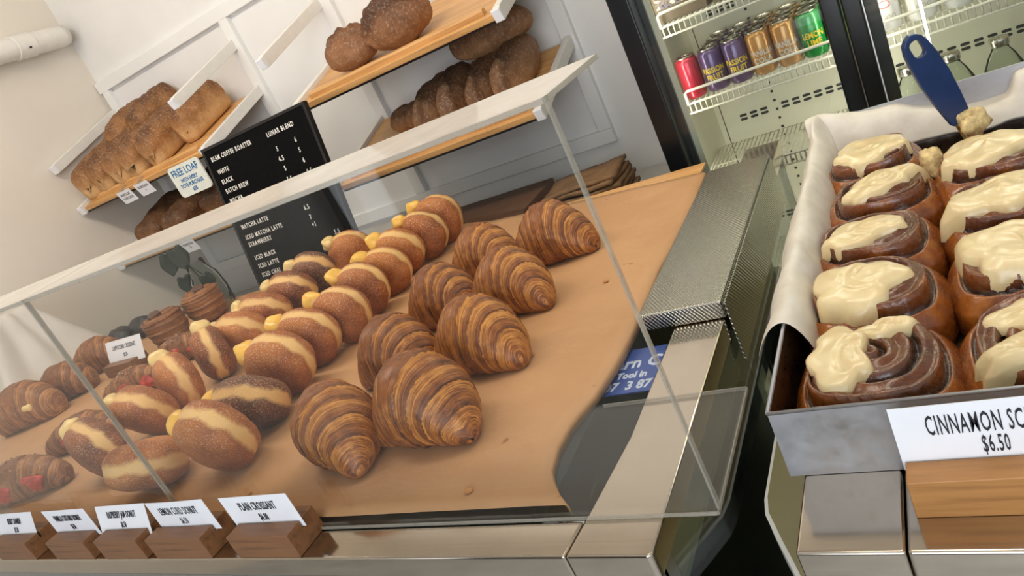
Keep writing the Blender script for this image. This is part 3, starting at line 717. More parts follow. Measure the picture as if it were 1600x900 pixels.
# filled croissants, buns and danishes at the left
for i, (x,y,rz,s_,lab) in enumerate(((-2.195,1.03,.5,.95,'rounded cappuccino croissant to the left of the small sign block'),(-2.25,1.18,.6,.95,'rounded cappuccino croissant behind the small sign block'))):
    croissant(x, y, rz, 120+i, lab, 'cappuccino croissants', 'pastry', 'croissant', s_, 'cappuccino_croissant', L=.085, R=.056, bend=.01, nlev=3.2, tip=.45)
r = croissant(-2.20,.915,.4,123,'cappuccino croissant with a dab of cream, nearest the left acrylic','cappuccino croissants','pastry','croissant',1.0,'cappuccino_croissant',L=.10,R=.062,bend=.02,nlev=3.2,tip=.4)
v, f = blob_mesh(4, .013, .002); o = mesh('cream_dab', v, f, M['custard'], r); o.location = (.045,-.045,.055); o.rotation_euler = (0,-.6,-.9)
def danish(x, y, rz, seed, lab, s_=1.0, ang=0.0):
    v, f, uv = croissant_mesh(seed, L=.10, R=.036, bend=.015, nlev=3.5, tip=.4)
    o = mesh('strawberry_danish', v, f, M['pastry'], None, True, uv); o.location = (x, y, PZ+.0005); o.rotation_euler = (0,0,rz); o.scale = (s_,)*3
    tag(o, lab, 'danish', 'strawberry danishes')
    rn = random.Random(seed); mb = MB()
    for k in range(110):
        sx = rn.uniform(-.8,.8); a = PI/2+rn.uniform(-.9,.9); rr = .036*((1-abs(sx)**1.75)*.6+.4)
        px, py, pz = .10*sx, -.015*abs(sx)**2.2+rr*math.cos(a), rr*.86+rr*math.sin(a)*1.04
        d = .005; mb.add([(px+rn.uniform(-d,d), py+rn.uniform(-d,d), pz+rn.uniform(-.001,.004)) for _ in range(4)], [(0,1,2),(0,2,3),(0,3,1),(1,3,2)])
    stuff(mb.build('flaked_almonds', M['almond'], o))
    for sx in (-.35, .35):
        v, f = blob_mesh(seed+int(sx*10), .015, .002); b = mesh('strawberry_slice', v, f, M['strawberry'], o); b.location = (.10*sx+.02, -.034, .03); b.rotation_euler = (0,0,-PI/2); b.scale = (.6,1.3,1)
    return o
danish(-1.69,.762,.35,130,'long danish with flaked almonds, beside the first vanilla donut')
danish(-1.75,.955,.35,131,'long danish with flaked almonds, in front of the small sign block')
danish(-1.73,1.095,.35,132,'golden long danish with icing sugar, right of the small sign block')
danish(-2.42,1.02,.3,133,'sugar dusted danish at the left end behind the cream filled croissant',1.1)
danish(-1.66,.60,.35,134,'sugar dusted danish nearest the glass at the far left',1.15)
def cruffin(x, y, seed, lab, s_=1.0, tx=0.0, ty=0.0):
    v = []; uv = []; f = []; ns, nt = 60, 48
    prof = []
    for i in range(ns):
        t = i/(ns-1)
        if t < .55: u = t/.55; r = .046+.010*math.sin(u*PI*.75); z = .075*u
        else: u = (t-.55)/.45; r = .053*max(0,1-u)**.8+.004; z = .075+.014*math.sin(u*PI*.9)-.006*u
        prof.append((max(r,.002), z))
    for i, (r, z) in enumerate(prof):
        for k in range(nt):
            t = 2*PI*k/nt; lev = i/ns*7+k/nt; fr = lev % 1
            rr = r*(1+.07*(fr-.5)); p = Vector((rr*math.cos(t), rr*math.sin(t), z+.004*(fr-.5)*(i > ns*.55)))
            p += p.normalized()*.004*nz3(p, 25, seed); v.append(p); uv.append((lev, k/nt))
    for i in range(ns-1):
        for k in range(nt):
            a, b = i*nt+k, i*nt+(k+1) % nt; f.append((a, b, b+nt, a+nt))
    f.append(tuple(reversed(range(nt))))
    z0 = min(p.z for p in v)
    for p in v: p.z -= z0
    o = mesh('cruffin', v, f, M['pastry'], None, True, uv); o.location = (x, y, PZ+.006); o.rotation_euler = (tx,ty,seed); o.scale = (s_,)*3; tag(o, lab, 'pastry', 'chocolate topped cruffins')
    mb = MB().poly([(-.016,-.012),(.014,-.016),(.018,.006),(.002,.018),(-.016,.010)], 'z', 0, .016); c_ = mb.build('chocolate_chunk', M['choc'], o, .004); c_.location = (-.012,-.012,.082); c_.rotation_euler = (.2,-.2,.4)
    return o
cruffin(-1.965,1.24,1,'squat cruffin with a chocolate chunk, left of the tall cruffin',1.05)
cruffin(-1.93,1.36,2,'tall spiral cruffin with a chocolate chunk, under the hanging leaves',1.05)
for i, (x,y,lab) in enumerate(((-2.36,1.335,'small black bun behind the small sign block, left one'),(-2.30,1.38,'small black bun behind the small sign block, right one'))):
    o = mesh('black_bun', *round_loaf(140+i, .045, .042, .062, 1, .004), M['black_bun']); o.location = (x,y,PZ+.001); tag(o, lab, 'bun', 'black buns')

# ------------------------------------------------------------------ menu board
LEAN = math.radians(10.3)
MX, MY, MZ = -1.612, 1.479, ZT+.001
r = empty('menu_board', (MX, MY, MZ), 'black felt letter board listing coffee prices, leaning behind the donuts', 'sign', None, (-LEAN,0,0))
bx('felt_panel', (-.214, .214, .002, .012, .006, .452), M['felt'], r)
for a in ((-.222,-.213,0,.016,0,.458),(.213,.222,0,.016,0,.458),(-.213,.213,0,.016,0,.009),(-.213,.213,0,.016,.449,.458)): bx('frame_bar', a, M['blackframe'], r, .001)
def letters(body, x, z):
    text(body, .0185, M['letters'], r, (x, .0005, z), (PI/2,0,0), .72, .0004, 'LEFT', space=1.3)
for body, x, z in (('BEAM COFFEE ROASTER',-.195,.419),('LUNAR BLEND',.052,.417),('WHITE',-.190,.379),('5',.066,.373),('6',.142,.376),('BLACK',-.190,.349),('4.5',.060,.345),('5',.142,.347),('BATCH BREW',-.190,.320),('5',.066,.317),('6',.142,.318),('MOCHA',-.190,.290),('5.5',.060,.286),('6.5',.140,.286),
    ('MATCHA LATTE',-.190,.208),('6.5',.078,.198),('ICED MATCHA LATTE',-.190,.175),('7',.085,.169),('STRAWBERRY',-.190,.152),('+1',.082,.147),('ICED BLACK',-.188,.110),('5.5',.150,.108),('ICED LATTE',-.188,.083),('6.5',.150,.081),('ICED CHAI',-.188,.055),('7',.158,.053),('ICED CHOC',-.188,.026),('7',.158,.025)): letters(body, x, z)

# glass vase with a trailing plant, white cloth at the left end
r = empty('plant_vase', (-1.98, 1.44, PZ), 'clear glass vase with a few dark heart shaped leaves, behind the cruffins', 'plant')
MB().lathe([(.001,0),(.045,0),(.05,.01),(.052,.06),(.046,.11),(.03,.14),(.028,.165),(.0275,.165),(.027,.14),(.044,.11),(.05,.06),(.048,.012),(.001,.004)], 28, caps=False).build('vase', M['bottle'], r, 0, True)
def leaf(px, py, pz, s_, ry, rx):
    v = []; f = []; n = 9
    for j in range(n):
        t = j/(n-1); wd = s_*.62*(math.sin(PI*min(1, t*.9+.12))**.8)*(1-t*.35) if t < 1 else .0005
        for u in (-1,-.5,0,.5,1): v.append((u*wd, -abs(u)*.004-.01*t*t, -s_*1.25*t+(.012*s_/.05*abs(u) if t < .15 else 0)))
    for j in range(n-1):
        for i in range(4): a = j*5+i; f.append((a, a+1, a+6, a+5))
    o = mesh('leaf', v, f, M['leaf'], r); o.location = (px,py,pz); o.rotation_euler = (rx,ry,.85); so = o.modifiers.new('t','SOLIDIFY'); so.thickness = .001
for a in ((-.062,-.02,.212,.052,.25,.1),(-.022,-.02,.220,.056,-.12,.0),(-.042,-.03,.135,.042,.1,.2),(.035,-.02,.118,.040,-.2,.1)):
    leaf(*a)
MB().tube([(0,0,.02),(.0,-.005,.10),(-.012,-.015,.17),(-.022,-.02,.222)], .0018, 5).build('stem', M['leaf'], r, 0, True)
MB().tube([(-.014,-.016,.178),(.01,-.02,.15),(.034,-.02,.122)], .0014, 5).build('stem', M['leaf'], r, 0, True)
v = []; f = []; n = 34
for j in range(n):
    for i in range(n):
        x = -1+2*i/(n-1); y = -1+2*j/(n-1); d = max(abs(x), abs(y))
        hgt = .25*max(0, 1-max(0, d-.35)/.65)**1.2
        fold = .016*math.sin(9*math.atan2(y, x)+3*d)*min(1, d*1.4)+.012*nz3((x,y,0), 2.2, 8)
        v.append((x*.19+fold*.4, y*.2, max(.0, hgt+fold*(hgt > .01))))
for j in range(n-1):
    for i in range(n-1): a = j*n+i; f.append((a, a+1, a+n+1, a+n))
o = mesh('white_cloth', v, f, M['cloth']); o.location = (-2.68, 1.2, PZ+.003); so = o.modifiers.new('t','SOLIDIFY'); so.thickness = .002; so.offset = 1
tag(o, 'white cloth draped in folds at the far left end of the pastry case', 'cloth')
# ------------------------------------------------------------------ display fridge
FX0, FX1, FY, FB = -.50, .62, 1.66, 1.95
fr = empty('display_fridge', (0, 1.8, ZF), 'two door glass display fridge with black door frames, against the back wall', 'fridge')
def fb(name, a, mat, parent=fr, bevel=0): return bx(name, (a[0],a[1],a[2]-1.8,a[3]-1.8,a[4]-ZF,a[5]-ZF), mat, parent, bevel)
fb('left_wall', (-.53,FX0,FY,2.1,ZF+.1,.55), M['cream']); fb('right_wall', (FX1,FX1+.03,FY,2.1,ZF+.1,.55), M['cream'])
bp = fb('back_panel', (FX0,FX1,FB,FB+.02,ZF+.1,.55), M['cream'])
fb('roof', (-.53,FX1+.03,FY,2.1,.55,.6), M['cream']); fb('interior_floor', (FX0,FX1,FY,FB,ZF+.3,ZF+.32), M['cream']); fb('kick_panel', (-.545,FX1+.04,1.6,1.66,ZF+.0,ZF+.28), M['bench'])
fb('carcass', (-.53,FX1+.03,FB+.02,2.15,ZF,.6), M['blackdoor'])
fb('front_lip', (-.505,-.478,1.655,1.66,ZF+.3,.55), M['cream'])
for d_, (x0, x1) in enumerate(((-.549,-.128),(-.126,.65))):
    dr = fb('door', (x0, x0+(.046 if d_ == 0 else .034), 1.6, 1.645, ZF+.28, .55), M['blackdoor'], fr, .004)
    fb('door_stile', (x1-(.034 if d_ == 0 else .05), x1, 1.6, 1.645, ZF+.28, .55), M['blackdoor'], dr, .004)
    fb('door_rail', (x0+.04, x1-.03, 1.6, 1.645, ZF+.28, ZF+.34), M['card'], dr, .004)
    fb('gasket', (x0+.03, x0+.058, 1.646, 1.655, ZF+.3, .55), M['darkgasket'], dr)
    fb('door_glass', (x0+.03, x1-.03, 1.615, 1.621, ZF+.3, .55), M['door_glass'], dr)
fb('mullion_bead', (-.0915,-.0895,1.597,1.6,ZF+.3,.55), M['card'])
# vent slots and keyholes in the back panel, dark recess plates let into the liner
def slot_mesh():
    return MB().poly([(x, z) for x, z in rrect(.0185,.0065,.003)], 'y', -.0008, .0004)
SM = None
for zc in (-.235, -.512, -.80):
    for row in (0, .0105):
        for k in range(30):
            x = -.435+k*.0262
            if -.365 < x < -.343 or -.01 < x < .0: continue
            if SM is None: SM = slot_mesh().build('vent_slot', M['slot'], bp); o = SM
            else: o = SM.copy(); C.objects.link(o); o.parent = bp
            o.location = (x, FB-1.8, zc+row-ZF)
HM = None
for x in (-.352, -.004, .3):
    for k in range(40):
        z = -1.1+k*.0235
        if HM is None: HM = MB().box(-.003,.003,-.0008,.0004,-.003,.003).build('shelf_keyhole', M['slot'], bp); o = HM
        else: o = HM.copy(); C.objects.link(o); o.parent = bp
        o.location = (x, FB-1.8, z-ZF)
fb('liner_seam', (-.4865,-.4845,FB-.0006,FB,ZF+.32,.55), M['slot'], bp)
def rack(name, x0, x1, z, y0=1.69, y1=1.935, rail=.03, pitch=.0125, lab=None):
    mb = MB()
    for yy in (y0, y1): mb.tube([(x0,yy,z),(x1,yy,z)], .0028, 6)
    for yy in (y0+.08, y0+.16): mb.tube([(x0,yy,z-.004),(x1,yy,z-.004)], .002, 5)
    for xx in (x0, x1): mb.tube([(xx,y0,z),(xx,y1,z)], .0028, 6)
    sh = MB(); sh.v = [(a, b-1.8, c_-ZF) for a, b, c_ in mb.v]; sh.f = mb.f
    o = sh.build(name, M['wire'], fr, 0, True)
    mb = MB(); k = 0; xx = x0+pitch
    while xx < x1-.004:
        mb.tube([(xx,y0-1.8,z-.022-ZF),(xx,y0-1.8,z+.0025-ZF),(xx,y1-1.8,z+.0025-ZF)], .0019, 4); xx += pitch
    mb.tube([(x0,y0-1.8,z-.022-ZF),(x1,y0-1.8,z-.022-ZF)], .0024, 5)
    stuff(mb.build('shelf_wires', M['wire'], o, 0, True))
    if rail:
        MB().tube([(x0+.012,y0-.004-1.8,z-ZF),(x0+.012,y0-.004-1.8,z+rail*.85-ZF),(x0+.018,y0-.004-1.8,z+rail-ZF),(x1-.018,y0-.004-1.8,z+rail-ZF),(x1-.012,y0-.004-1.8,z-ZF)], .0032, 7).build('guard_rail', M['wire'], o, 0, True)
XM = -.115
rack('wire_shelf', FX0+.006, XM-.02, -.192); rack('wire_shelf', FX0+.006, XM-.02, -.372); rack('wire_shelf', FX0+.006, XM-.02, -.545, 1.67, 1.87, 0, .0105); rack('wire_shelf', FX0+.006, XM-.02, -.85, 1.69, 1.93, 0, .014)
rack('wire_shelf', XM+.02, .56, -.372); rack('wire_shelf', XM+.02, .56, -.66, rail=0, pitch=.014); rack('wire_shelf', XM+.02, .56, -.19)
fb('light_tube', (-.004,.001,1.648,1.653,-.47,.5), M['led'])  # glowing strip added to draw the bright vertical streak in the door
for x in (-.31, .25):
    l = bpy.data.lights.new('fridge_lamp', 'AREA'); l.size = .4; l.size_y = .12; l.shape = 'RECTANGLE'; l.energy = 3.2; l.color = (1,.95,.82); o = bpy.data.objects.new('fridge_lamp', l); C.objects.link(o); o.location = (x,1.75,.5)

for x, s_ in ((-.11, 1.5), (-.488, .6)):      # unseen area lights added behind mullion and left jamb to brighten the interior
    l = bpy.data.lights.new('fridge_strip', 'AREA'); l.shape = 'RECTANGLE'; l.size = .012; l.size_y = 1.6; l.energy = 2.4*s_; l.color = (1,.95,.82)
    o = bpy.data.objects.new('fridge_strip', l); C.objects.link(o); o.location = (x,1.662,-.45); o.rotation_euler = (PI/2,0,0) if x > -.4 else (PI/2,0,-.6)
# drink cans
def canmat(name, col, metal=.35): return plain(name, col, .28, metal, .04, 12, Coat_Weight=.4)
CM = {'red': canmat('red_can', (178,36,58)), 'purple': canmat('purple_can', (88,70,112)), 'tan': canmat('tan_can', (186,136,72)), 'green': canmat('green_can', (26,140,58)), 'white': canmat('white_can', (226,224,218), .1), 'silver': None}
M['alu'] = steel('can_lid_metal', (200,196,186), .25, (40,40,40)); M['yellow_ink'] = plain('yellow_print', (214,186,40), .5); M['silver_ink'] = plain('grey_print', (196,190,176), .5); M['red_ink'] = plain('red_print', (206,74,58), .5)
CR_, CH_ = .0258, .096
canproto = {}
def can(col, x, y, z, lab, grp, lines=None, ink=None, rz=0.0):
    r = empty('drink_can', (x,y,z), lab, 'can', grp, (0,0,rz))
    if col not in canproto:
        b = MB().lathe([(CR_*.80,0),(CR_*.9,.002),(CR_,.009),(CR_,CH_-.013),(CR_*.86,CH_-.003)], 24).build('can_body', CM[col], r, 0, True)
        l = MB().lathe([(CR_*.86,CH_-.003),(CR_*.89,CH_-.001),(CR_*.88,CH_),(CR_*.80,CH_-.001),(CR_*.79,CH_-.004),(.001,CH_-.004)], 24, caps=False).build('can_lid', M['alu'], r, 0, True)
        tb = bx('ring_pull', (-.006,.006,-.012,.008,CH_-.004,CH_-.0025), M['alu'], r); canproto[col] = (b,l,tb)
    else:
        for p_ in canproto[col]: c_ = p_.copy(); C.objects.link(c_); c_.parent = r
    if lines:
        for t, s_, z_, sx in lines: text(t, s_, M[ink], r, (0,-CR_-.0004,z_), (PI/2,0,0), sx, .0005, wrap=CR_, thick=.0001)
    return r
cols = [('red',-.466),('purple',-.413),('purple',-.360),('tan',-.307),('tan',-.254),('green',-.201),('green',-.148)]
cz = -.372+.0045; yy0 = 1.727
face = {'purple': ([('PASSION',.017,.048,.8),('FRUIT',.017,.032,.9)], 'yellow_ink'), 'tan': ([('VANILLA',.017,.048,.8),('COLA',.017,.032,.9)], 'silver_ink'), 'green': ([('LEMON',.017,.046,.8),('LIME',.017,.030,.9)], 'yellow_ink'), 'red': (None, None)}
seen = {}
for k, (c_, x) in enumerate(cols):
    seen[c_] = seen.get(c_, 0)+1
    two = {'purple': ' left purple', 'tan': ' left tan', 'green': ' first green'}.get(c_, ' '+c_) if seen[c_] == 1 else {'purple': ' right purple', 'tan': ' right tan', 'green': ' second green'}[c_]
    for d_ in range(1 if c_ == 'red' else 4):
        ln, ik = face[c_] if d_ == 0 else (None, None)
        can(c_, x, yy0+d_*.0525-(.004 if c_ == 'red' else 0), cz, ('%s drink can at the front of the%s column on the fridge shelf' % (c_, two)) if d_ == 0 else '%s drink can %s from the front in the%s column' % (c_, ORD[d_], two), 'drink cans on the left fridge shelf', ln, ik, .12)
for k, x in enumerate((-.062,.0,.062,.124)):
    for d_ in range(3):
        r = can('white', x, yy0+d_*.0525, cz, 'white drink can %s from the post, %s row of the right fridge shelf' % (ORD[k], ['front','middle','back'][d_]), 'white cans on the right fridge shelf', [('ooo',.02,.03,.9)] if d_ == 0 else None, 'silver_ink', .15)
        if d_ == 0:
            mb = MB(); pts = [(math.cos(a)*.011, math.sin(a)*.007+.055) for a in [2*PI*q/14 for q in range(15)]]
            mb.tube([((CR_+.0005)*math.sin((px-.004)/CR_), -(CR_+.0005)*math.cos((px-.004)/CR_), pz) for px, pz in pts], .0008, 4, False)
            mb.build('lips_emblem', M['red_ink'], r, 0, True)
# cartons on the top left shelf
M['carton'] = plain('printed_carton', (120,104,82), .5, noise_amt=.1, scale=20)
n = NT('carton_art'); v = n.noise(n.coord(), 90, 3); n.set(n.ramp(v, [(.38, (70,62,110)), (.47, (150,140,130)), (.56, (96,76,60)), (.62, (220,210,200))]), .5); M['carton_art'] = n.m
for i, (x, lab) in enumerate(((-.435,'printed carton at the left end of the top fridge shelf'),(-.31,'printed carton second from the left on the top fridge shelf'),(-.19,'printed carton beside the black post on the top fridge shelf'))):
    r = empty('drink_carton', (x, 1.78, -.1875), lab, 'carton', 'cartons on the top fridge shelf')
    bx('carton_body', (-.056,.056,-.07,.07,0,.13), M['carton'], r, .001); bx('printed_panel', (-.05,.05,-.0708,-.07,.03,.125), M['carton_art'], r)
# glass bottles on the lower right shelf
bproto = None
for i, (x, lab) in enumerate(((-.052,'clear glass bottle next to the black post, behind the spatula'),(.028,'clear glass bottle just right of the spatula handle'),(.112,'clear glass bottle second to the right of the spatula'),(.196,'clear glass bottle at the right edge of the frame'))):
    r = empty('glass_bottle', (x, 1.76, -.655), lab, 'bottle', 'clear glass bottles in the fridge')
    if bproto is None:
        b = MB().lathe([(.001,.004),(.034,.0),(.0375,.006),(.0375,.11),(.034,.135),(.024,.158),(.0155,.172),(.0135,.186),(.012,.186),(.014,.171),(.0225,.157),(.0325,.134),(.036,.11),(.036,.01),(.001,.008)], 28, caps=False).build('bottle_glass', M['bottle'], r, 0, True)
        c_ = MB().lathe([(.0165,.178),(.0175,.180),(.0175,.192),(.016,.195),(.001,.196)], 20).build('cap', M['alu'], r, 0, True); bproto = (b, c_)
    else:
        for p_ in bproto: q = p_.copy(); C.objects.link(q); q.parent = r
    
# ------------------------------------------------------------------ right counter, tray and scrolls
rc = empty('right_counter', (.3, .9, ZF), 'stainless topped counter on the right carrying the scroll tray', 'counter')
def rb(name, a, mat, parent=rc, bevel=0): return bx(name, (a[0]-.3,a[1]-.3,a[2]-.9,a[3]-.9,a[4]-ZF,a[5]-ZF), mat, parent, bevel)
rb('corner_top', (-.164,-.0862,.435,1.3,ZT-.03,ZT), M['steel'], rc, .003)
rb('counter_top', (-.0855,.7,.435,1.3,ZT-.03,ZT), M['steel'], rc, .003)
rb('drawn_panel', (-.158,-.087,.4375,.45,ZT-.3,ZT-.031), M['doodle']); rb('drawn_panel', (-.085,.7,.4375,.45,ZT-.3,ZT-.031), M['doodle'])
rb('corner_strip', (-.163,-.158,.437,.45,ZT-.3,ZT-.031), M['steel_side'])
rb('counter_body', (-.155,.7,.452,1.29,ZF,ZT-.031), M['olive'])
pts = [(-.156,.47),(-.19,.515),(-.207,.545),(-.222,.578),(-.240,.615),(-.258,.655),(-.262,.68),(-.262,1.28),(-.156,1.28)]
MB().poly([(x-.3,y-.9) for x,y in pts], 'z', -.645-ZF, -.62-ZF).build('side_ledge', M['olive_paint'], rc)
MB().poly([(x-.0035-.3,y-.004-.9) for x,y in pts], 'z', -.6215-ZF, -.6205-ZF).build('ledge_edging', M['trim'], rc)
MB().poly([(x-.003-.3,y-.0035-.9) for x,y in pts], 'z', -.652-ZF, -.6225-ZF).build('ledge_band', M['trim'], rc)
tr = empty('baking_tray', (0, .86, ZT), 'deep grey baking tray full of iced scrolls on the right counter', 'tray')
X0, X1, Y0, Y1, H = -.175, .30, .522-.86, 1.26-.86, .069
bx('tray_floor', (X0+.002,X1,Y0+.002,Y1-.002,.0005,.003), M['tin_dark'], tr)
bx('front_wall', (X0,X1,Y0,Y0+.0022,.0005,H), M['tin'], tr); bx('back_wall', (X0,X1,Y1-.0022,Y1,.0005,H+.012), M['tin'], tr)
bx('left_wall', (X0,X0+.0022,Y0+.0022,Y1-.0022,.0005,H), M['tin_dark'], tr); bx('right_wall', (X1-.0022,X1,Y0+.0022,Y1-.0022,.0005,H), M['tin'], tr)
MB().tube([(X0,Y0,H),(X0,Y1,H),(X1,Y1,H+.011),(X1,Y0,H),(X0,Y0,H)], .0018, 6).build('rolled_rim', M['tin'], tr, 0, True)
# parchment: left side folded over the rim, then along the back
v = []; f = []; prof = [(-.148,-.052),(-.152,-.03),(-.160,-.008),(-.168,.006),(-.176,.010),(-.186,.004),(-.196,-.010),(-.203,-.026)]
NJ = 60
for j in range(NJ):
    y = .655+(1.235-.655)*j/(NJ-1)
    q = min(1, (j+2)/12)
    for i, (x, z) in enumerate(prof):
        wv_ = .007*nz3((x*1.5,y,0), 14, 21)+.004*nz3((x,y,1), 40, 22)
        crum = .03*max(0, (j/(NJ-1)-.78)/.22)
        k = i/(len(prof)-1)
        v.append((x+wv_*(i > 1)+.020*max(0,(y-.9))*(i > 4)*1.2, y+wv_*.5, -.386+z+wv_*.8*(i > 0)+crum*(math.sin(y*60+i)*.4+.9)*(k if k < .6 else 1-k)*1.4))
n = len(prof)
for j in range(NJ-1):
    for i in range(n-1): a = j*n+i; f.append((a, a+1, a+n+1, a+n))
k0 = len(v)
NB = 50
for j in range(NB):
    x = -.19+(.27+.19)*j/(NB-1)
    for i, (y, z) in enumerate([(1.205,-.05),(1.222,-.02),(1.238,.006),(1.25,.02),(1.266,.024),(1.276,.008)]):
        wv_ = .008*nz3((x,y,3), 13, 31)+.004*nz3((x,y,4), 42, 32); lift = .022*math.exp(-((x+.17)/.05)**2)*(i > 2)
        drop = -.014*(i > 2)-.03*max(0, min(1, (x+.06)/.08))*(x < .085)*(i > 1)
        v.append((x+wv_, y+wv_*.7, -.386+z+wv_+lift+drop))
for j in range(NB-1):
    for i in range(5): a = k0+j*6+i; f.append((a, a+6, a+7, a+1))
o = mesh('baking_parchment', v, f, M['parchment']); so = o.modifiers.new('t','SOLIDIFY'); so.thickness = .0008; sb = o.modifiers.new('s','SUBSURF'); sb.levels = 1; sb.render_levels = 1
tag(o, 'crumpled baking parchment hanging over the left and back edge of the tray', 'paper')

def crumb_mesh(seed, s):
    v, f = blob_mesh(seed, s, 0)
    return [p*(1+.55*nz3(p, 70, seed)+.25*nz3(p, 190, seed)) for p in v], f
def scroll_surface(hx, hy, Ht, seed, turns=2.6, cx_=0, cy_=0):
    def fn(rho, ph):
        c, s_ = math.cos(ph), math.sin(ph); q = 3.2; k = (abs(c)**q+abs(s_)**q)**(-1/q); k = 1+(k-1)*rho
        x, y = c*k*rho*hx, s_*k*rho*hy
        z = Ht*(1-.08*rho**2-.36*max(0,(rho-.74)/.26)**1.8)
        edge_ = .74+.03*math.sin(2*ph+seed)+.02*math.sin(3*ph+seed*2)
        z -= .008*max(0, min(1, (rho-edge_)/.05))
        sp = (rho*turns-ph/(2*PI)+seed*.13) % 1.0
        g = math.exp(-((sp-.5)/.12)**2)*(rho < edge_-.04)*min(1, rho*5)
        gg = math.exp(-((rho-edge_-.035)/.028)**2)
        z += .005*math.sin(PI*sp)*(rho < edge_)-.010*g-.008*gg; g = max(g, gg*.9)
        z += .004*nz3((x,y,0), 22, seed)+.0014*nz3((x,y,0), 70, seed)
        return Vector((x+cx_*(1-rho**2), y+cy_*(1-rho**2), max(.001, z))), g
    return fn
def scroll(x, y, hx, hy, Ht, seed, lab, icing):
    fn = scroll_surface(hx, hy, Ht, seed); v = []; uv = []; f = []; nr, nt = 58, 110
    for i in range(nr):
        rho = (i+.15)/(nr-1+.15)
        for k in range(nt):
            p, g = fn(rho, 2*PI*k/nt); v.append(p); uv.append((g, rho))
    for k in range(nt): p = v[(nr-1)*nt+k].copy(); p.z = .0005; v.append(p); uv.append((0,1))
    for i in range(nr):
        for k in range(nt): a, b = i*nt+k, i*nt+(k+1) % nt; f.append((a, a+nt, b+nt, b))
    f.append(tuple(range(nt)))
    o = mesh('cinnamon_scroll', v, f, M['scroll'], None, True, uv); o.location = (x, y, ZT+.0035); tag(o, lab, 'scroll', 'iced cinnamon scrolls')
    for ic in icing: icing_patch(o, fn, seed, *ic, )
    return o
def icing_patch(o, fn, seed, ox, oy, a, b, rot, thick, cut=None):
    # a poured pool of icing following the dough; (ox,oy) centre, a,b half axes, cut=(angle,width,depth) bites a notch
    rn = random.Random(seed*5+int(ox*1e4)); v = []; f = []; raw = []; xy = []; nr, nt = 22, 72; ph = rn.uniform(0,6)
    me = o.data; hx = max(p.co.x for p in me.vertices); hy = max(p.co.y for p in me.vertices)
    def surf(x, y):
        # invert the dome: look along the ray from the middle
        r0 = math.hypot(x/hx, y/hy); an = math.atan2(y/hy, x/hx)
        c, s_ = math.cos(an), math.sin(an); q = 3.2; k = (abs(c)**q+abs(s_)**q)**(-1/q)
        rho = r0
        for _ in range(4): rho = r0/(1+(k-1)*rho)
        rho = min(rho, .97); p, g = fn(rho, an)
        ps = p.z
        return ps
    for i in range(nr):
        u = i/(nr-1)
        for k in range(nt):
            t = 2*PI*k/nt
            e = 1+.10*math.sin(3*t+ph)+.07*math.sin(5*t+2*ph)+.05*math.sin(8*t+ph*3)
            if cut:
                da = (t-cut[0]+PI) % (2*PI)-PI; e *= 1-cut[2]*math.exp(-(da/cut[1])**2)
            lx, ly = u*e*a*math.cos(t), u*e*b*math.sin(t)
            x, y = ox+lx*math.cos(rot)-ly*math.sin(rot), oy+lx*math.sin(rot)+ly*math.cos(rot)
            z = surf(x, y); raw.append(z); xy.append((x, y, u))
    zz = list(raw)
    for _ in range(14):       # the pool levels itself out over the swirl
        nx_ = list(zz)
        for i in range(nr):
            for k in range(nt):
                q = i*nt+k; up_ = zz[max(0,i-1)*nt+k] if i else zz[(k+nt//2) % nt]; dn = zz[min(nr-1,i+1)*nt+k]
                nx_[q] = .25*(up_+dn+zz[i*nt+(k+1) % nt]+zz[i*nt+(k-1) % nt])
        zz = [max(a_, b_-.0012) for a_, b_ in zip(nx_, raw)]
    for q, (x, y, u) in enumerate(xy):
        i = q//nt; th = thick*max(0, 1-u**5)**.5+.0015*nz3((x,y,0), 60, seed)*(1-u)+.0025*nz3((x,y,5), 26, seed)*(1-u**3)
        v.append((x, y, (zz[q] if i < nr-1 else min(zz[q], raw[q]+.002))+th+.0012-(.0035 if i == nr-1 else 0)))
    v.append((ox, oy, sum(zz[:nt])/nt+thick+.001))
    for i in range(nr-1):
        for k in range(nt): p_, q = i*nt+k, i*nt+(k+1) % nt; f.append((p_, p_+nt, q+nt, q))
    mesh('icing', v, f, M['icing'], o)
SCR = [ # x, y, hx, hy, height, seed, label, icing pools
 (-.098,.600,.0695,.076,0.056,1,'cinnamon scroll at the front left corner of the tray, swirl showing through the icing',[(-.018,.002,.034,.050,.15,.008,(-.2,.8,.55)),(.012,.040,.034,.016,.4,.006)]),
 (-.100,.735,.0695,.070,0.058,2,'cinnamon scroll second from the front in the left row, round icing',[(-.010,-.008,.046,.046,.2,.009,(.9,.5,.3))]),
 (-.100,.858,.0695,.066,0.056,3,'cinnamon scroll third from the front in the left row, narrow icing',[(-.008,-.006,.046,.030,.35,.008)]),
 (-.092,.985,.0695,.068,0.056,4,'cinnamon scroll fourth from the front in the left row, smeared icing',[(.010,.002,.056,.032,.5,.008,(-.8,.5,.45))]),
 (-.102,1.112,.068,.066,0.060,5,'cinnamon scroll at the back left corner of the tray by the crumpled parchment',[(.0,.0,.048,.046,.3,.008)]),
 (.034,.605,.0685,.076,0.058,6,'cinnamon scroll at the front of the right row, thin icing over a dark swirl',[(-.006,-.032,.050,.022,.1,.008),(.008,.020,.046,.030,.1,.0022)]),
 (.034,.745,.068,.070,0.060,7,'cinnamon scroll second from the front in the right row, broad icing',[(.002,-.004,.056,.050,.2,.010)]),
 (.034,.872,.068,.066,0.058,8,'cinnamon scroll third from the front in the right row, long icing',[(-.004,-.002,.058,.038,.4,.009,(-.6,.5,.3))]),
 (.034,.998,.068,.066,0.060,9,'cinnamon scroll at the back of the right row, next to the spatula',[(-.002,.004,.056,.042,.35,.010)]),
]
for a in SCR: scroll(*a)
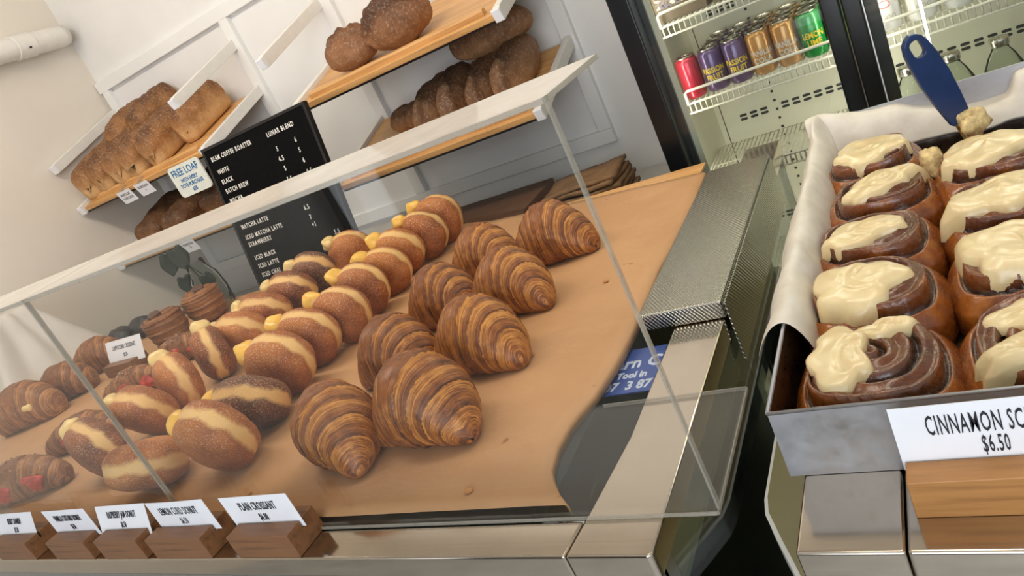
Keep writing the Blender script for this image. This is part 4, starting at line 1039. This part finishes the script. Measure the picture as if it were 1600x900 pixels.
# crumbs left in the empty corner
for i, (x, y, s_, lab) in enumerate(((.01,1.10,.010,'bread crumb on the bare tray floor near the spatula'),(-.030,1.05,.016,'torn bit of pale dough between the back two scrolls'),(.06,1.15,.006,'small dark crumb on the bare tray floor towards the back'))):
    v, f = crumb_mesh(i+7, s_); o = mesh('crumb', v, f, M['crumb' if i < 2 else 'choc']); o.location = (x, y, ZT+.0035+s_*.6+(.034 if i == 1 else 0)); tag(o, lab, 'crumb')
for i, (x, y, s_, lab) in enumerate(((-.565,.80,.005,'pastry flake on the brown paper beside the right croissant row'),(-.52,.52,.004,'dark pastry flake on the brown paper near the glass'),(-.50,.99,.003,'tiny pastry flake on the bare brown paper'))):
    v, f = crumb_mesh(i+27, s_); o = mesh('pastry_flake', v, f, M['pastry']); o.location = (x, y, PZ+s_*.6); o.scale = (1.6,1,.5); tag(o, lab, 'crumb')
# spatula standing in the empty corner of the tray
P0 = Vector((.018,1.085,-.392)); P1 = Vector((-0.0218, 1.0600, -0.2407)); ax = (P1-P0).normalized(); L = (P1-P0).length
wide = Vector((0.827, 0.384, -0.412)); side = (wide-ax*wide.dot(ax)).normalized(); nrm = ax.cross(side)
r = empty('spatula', P0, 'spatula with a navy plastic handle standing in the scroll tray', 'spatula'); r.matrix_world = Matrix.Translation(P0) @ Matrix((side, ax, nrm)).transposed().to_4x4()
outer = []; prof = [(0,.011),(.02,.013),(.25,.0165),(.5,.0188),(.7,.0182),(.86,.0158),(.94,.0122),(.98,.007),(1,.0)]
l_ = [(-w_, .02+(L-.02)*t) for t, w_ in prof]; outer = l_+[(-x, y) for x, y in reversed(l_[:-1])]
hole = [(x, L*.87+y) for x, y in rrect(.0135, .023, .006)]
import bmesh
bm = bmesh.new()
def loop_edges(pts):
    vs = [bm.verts.new((x, y, 0)) for x, y in pts]; return [bm.edges.new((vs[i], vs[(i+1) % len(vs)])) for i in range(len(vs))]
ed = loop_edges(outer)+loop_edges(hole)
bmesh.ops.triangle_fill(bm, use_beauty=True, edges=ed)
bmesh.ops.dissolve_limit(bm, angle_limit=.01, verts=bm.verts, edges=bm.edges)
me = bpy.data.meshes.new('handle'); bm.to_mesh(me); bm.free(); me.materials.append(M['navy'])
o = bpy.data.objects.new('handle', me); C.objects.link(o); o.parent = r
so = o.modifiers.new('t','SOLIDIFY'); so.thickness = .009; so.offset = 0; bv = o.modifiers.new('b','BEVEL'); bv.width = .0025; bv.segments = 3; bv.limit_method = 'ANGLE'; bv.angle_limit = .8
bx('blade', (-.009,.009,-.045,.03,-.0006,.0006), M['steel'], r)
v, f = crumb_mesh(17, .016); o = mesh('stuck_dough', v, f, M['crumb'], r); o.location = (.006,.008,-.008); o.scale = (1.1,1.3,1.0)
sign(-.078, .048, -.080, .046, ('CINNAMON SCROLL','$6.50'), 'pale oak sign block with the cinnamon scroll card, in front of the tray', y=.468, dep=.048, h=.034, wood='block', ch=.058, size=.025, sx=.32, grp='wooden sign block on the right counter')
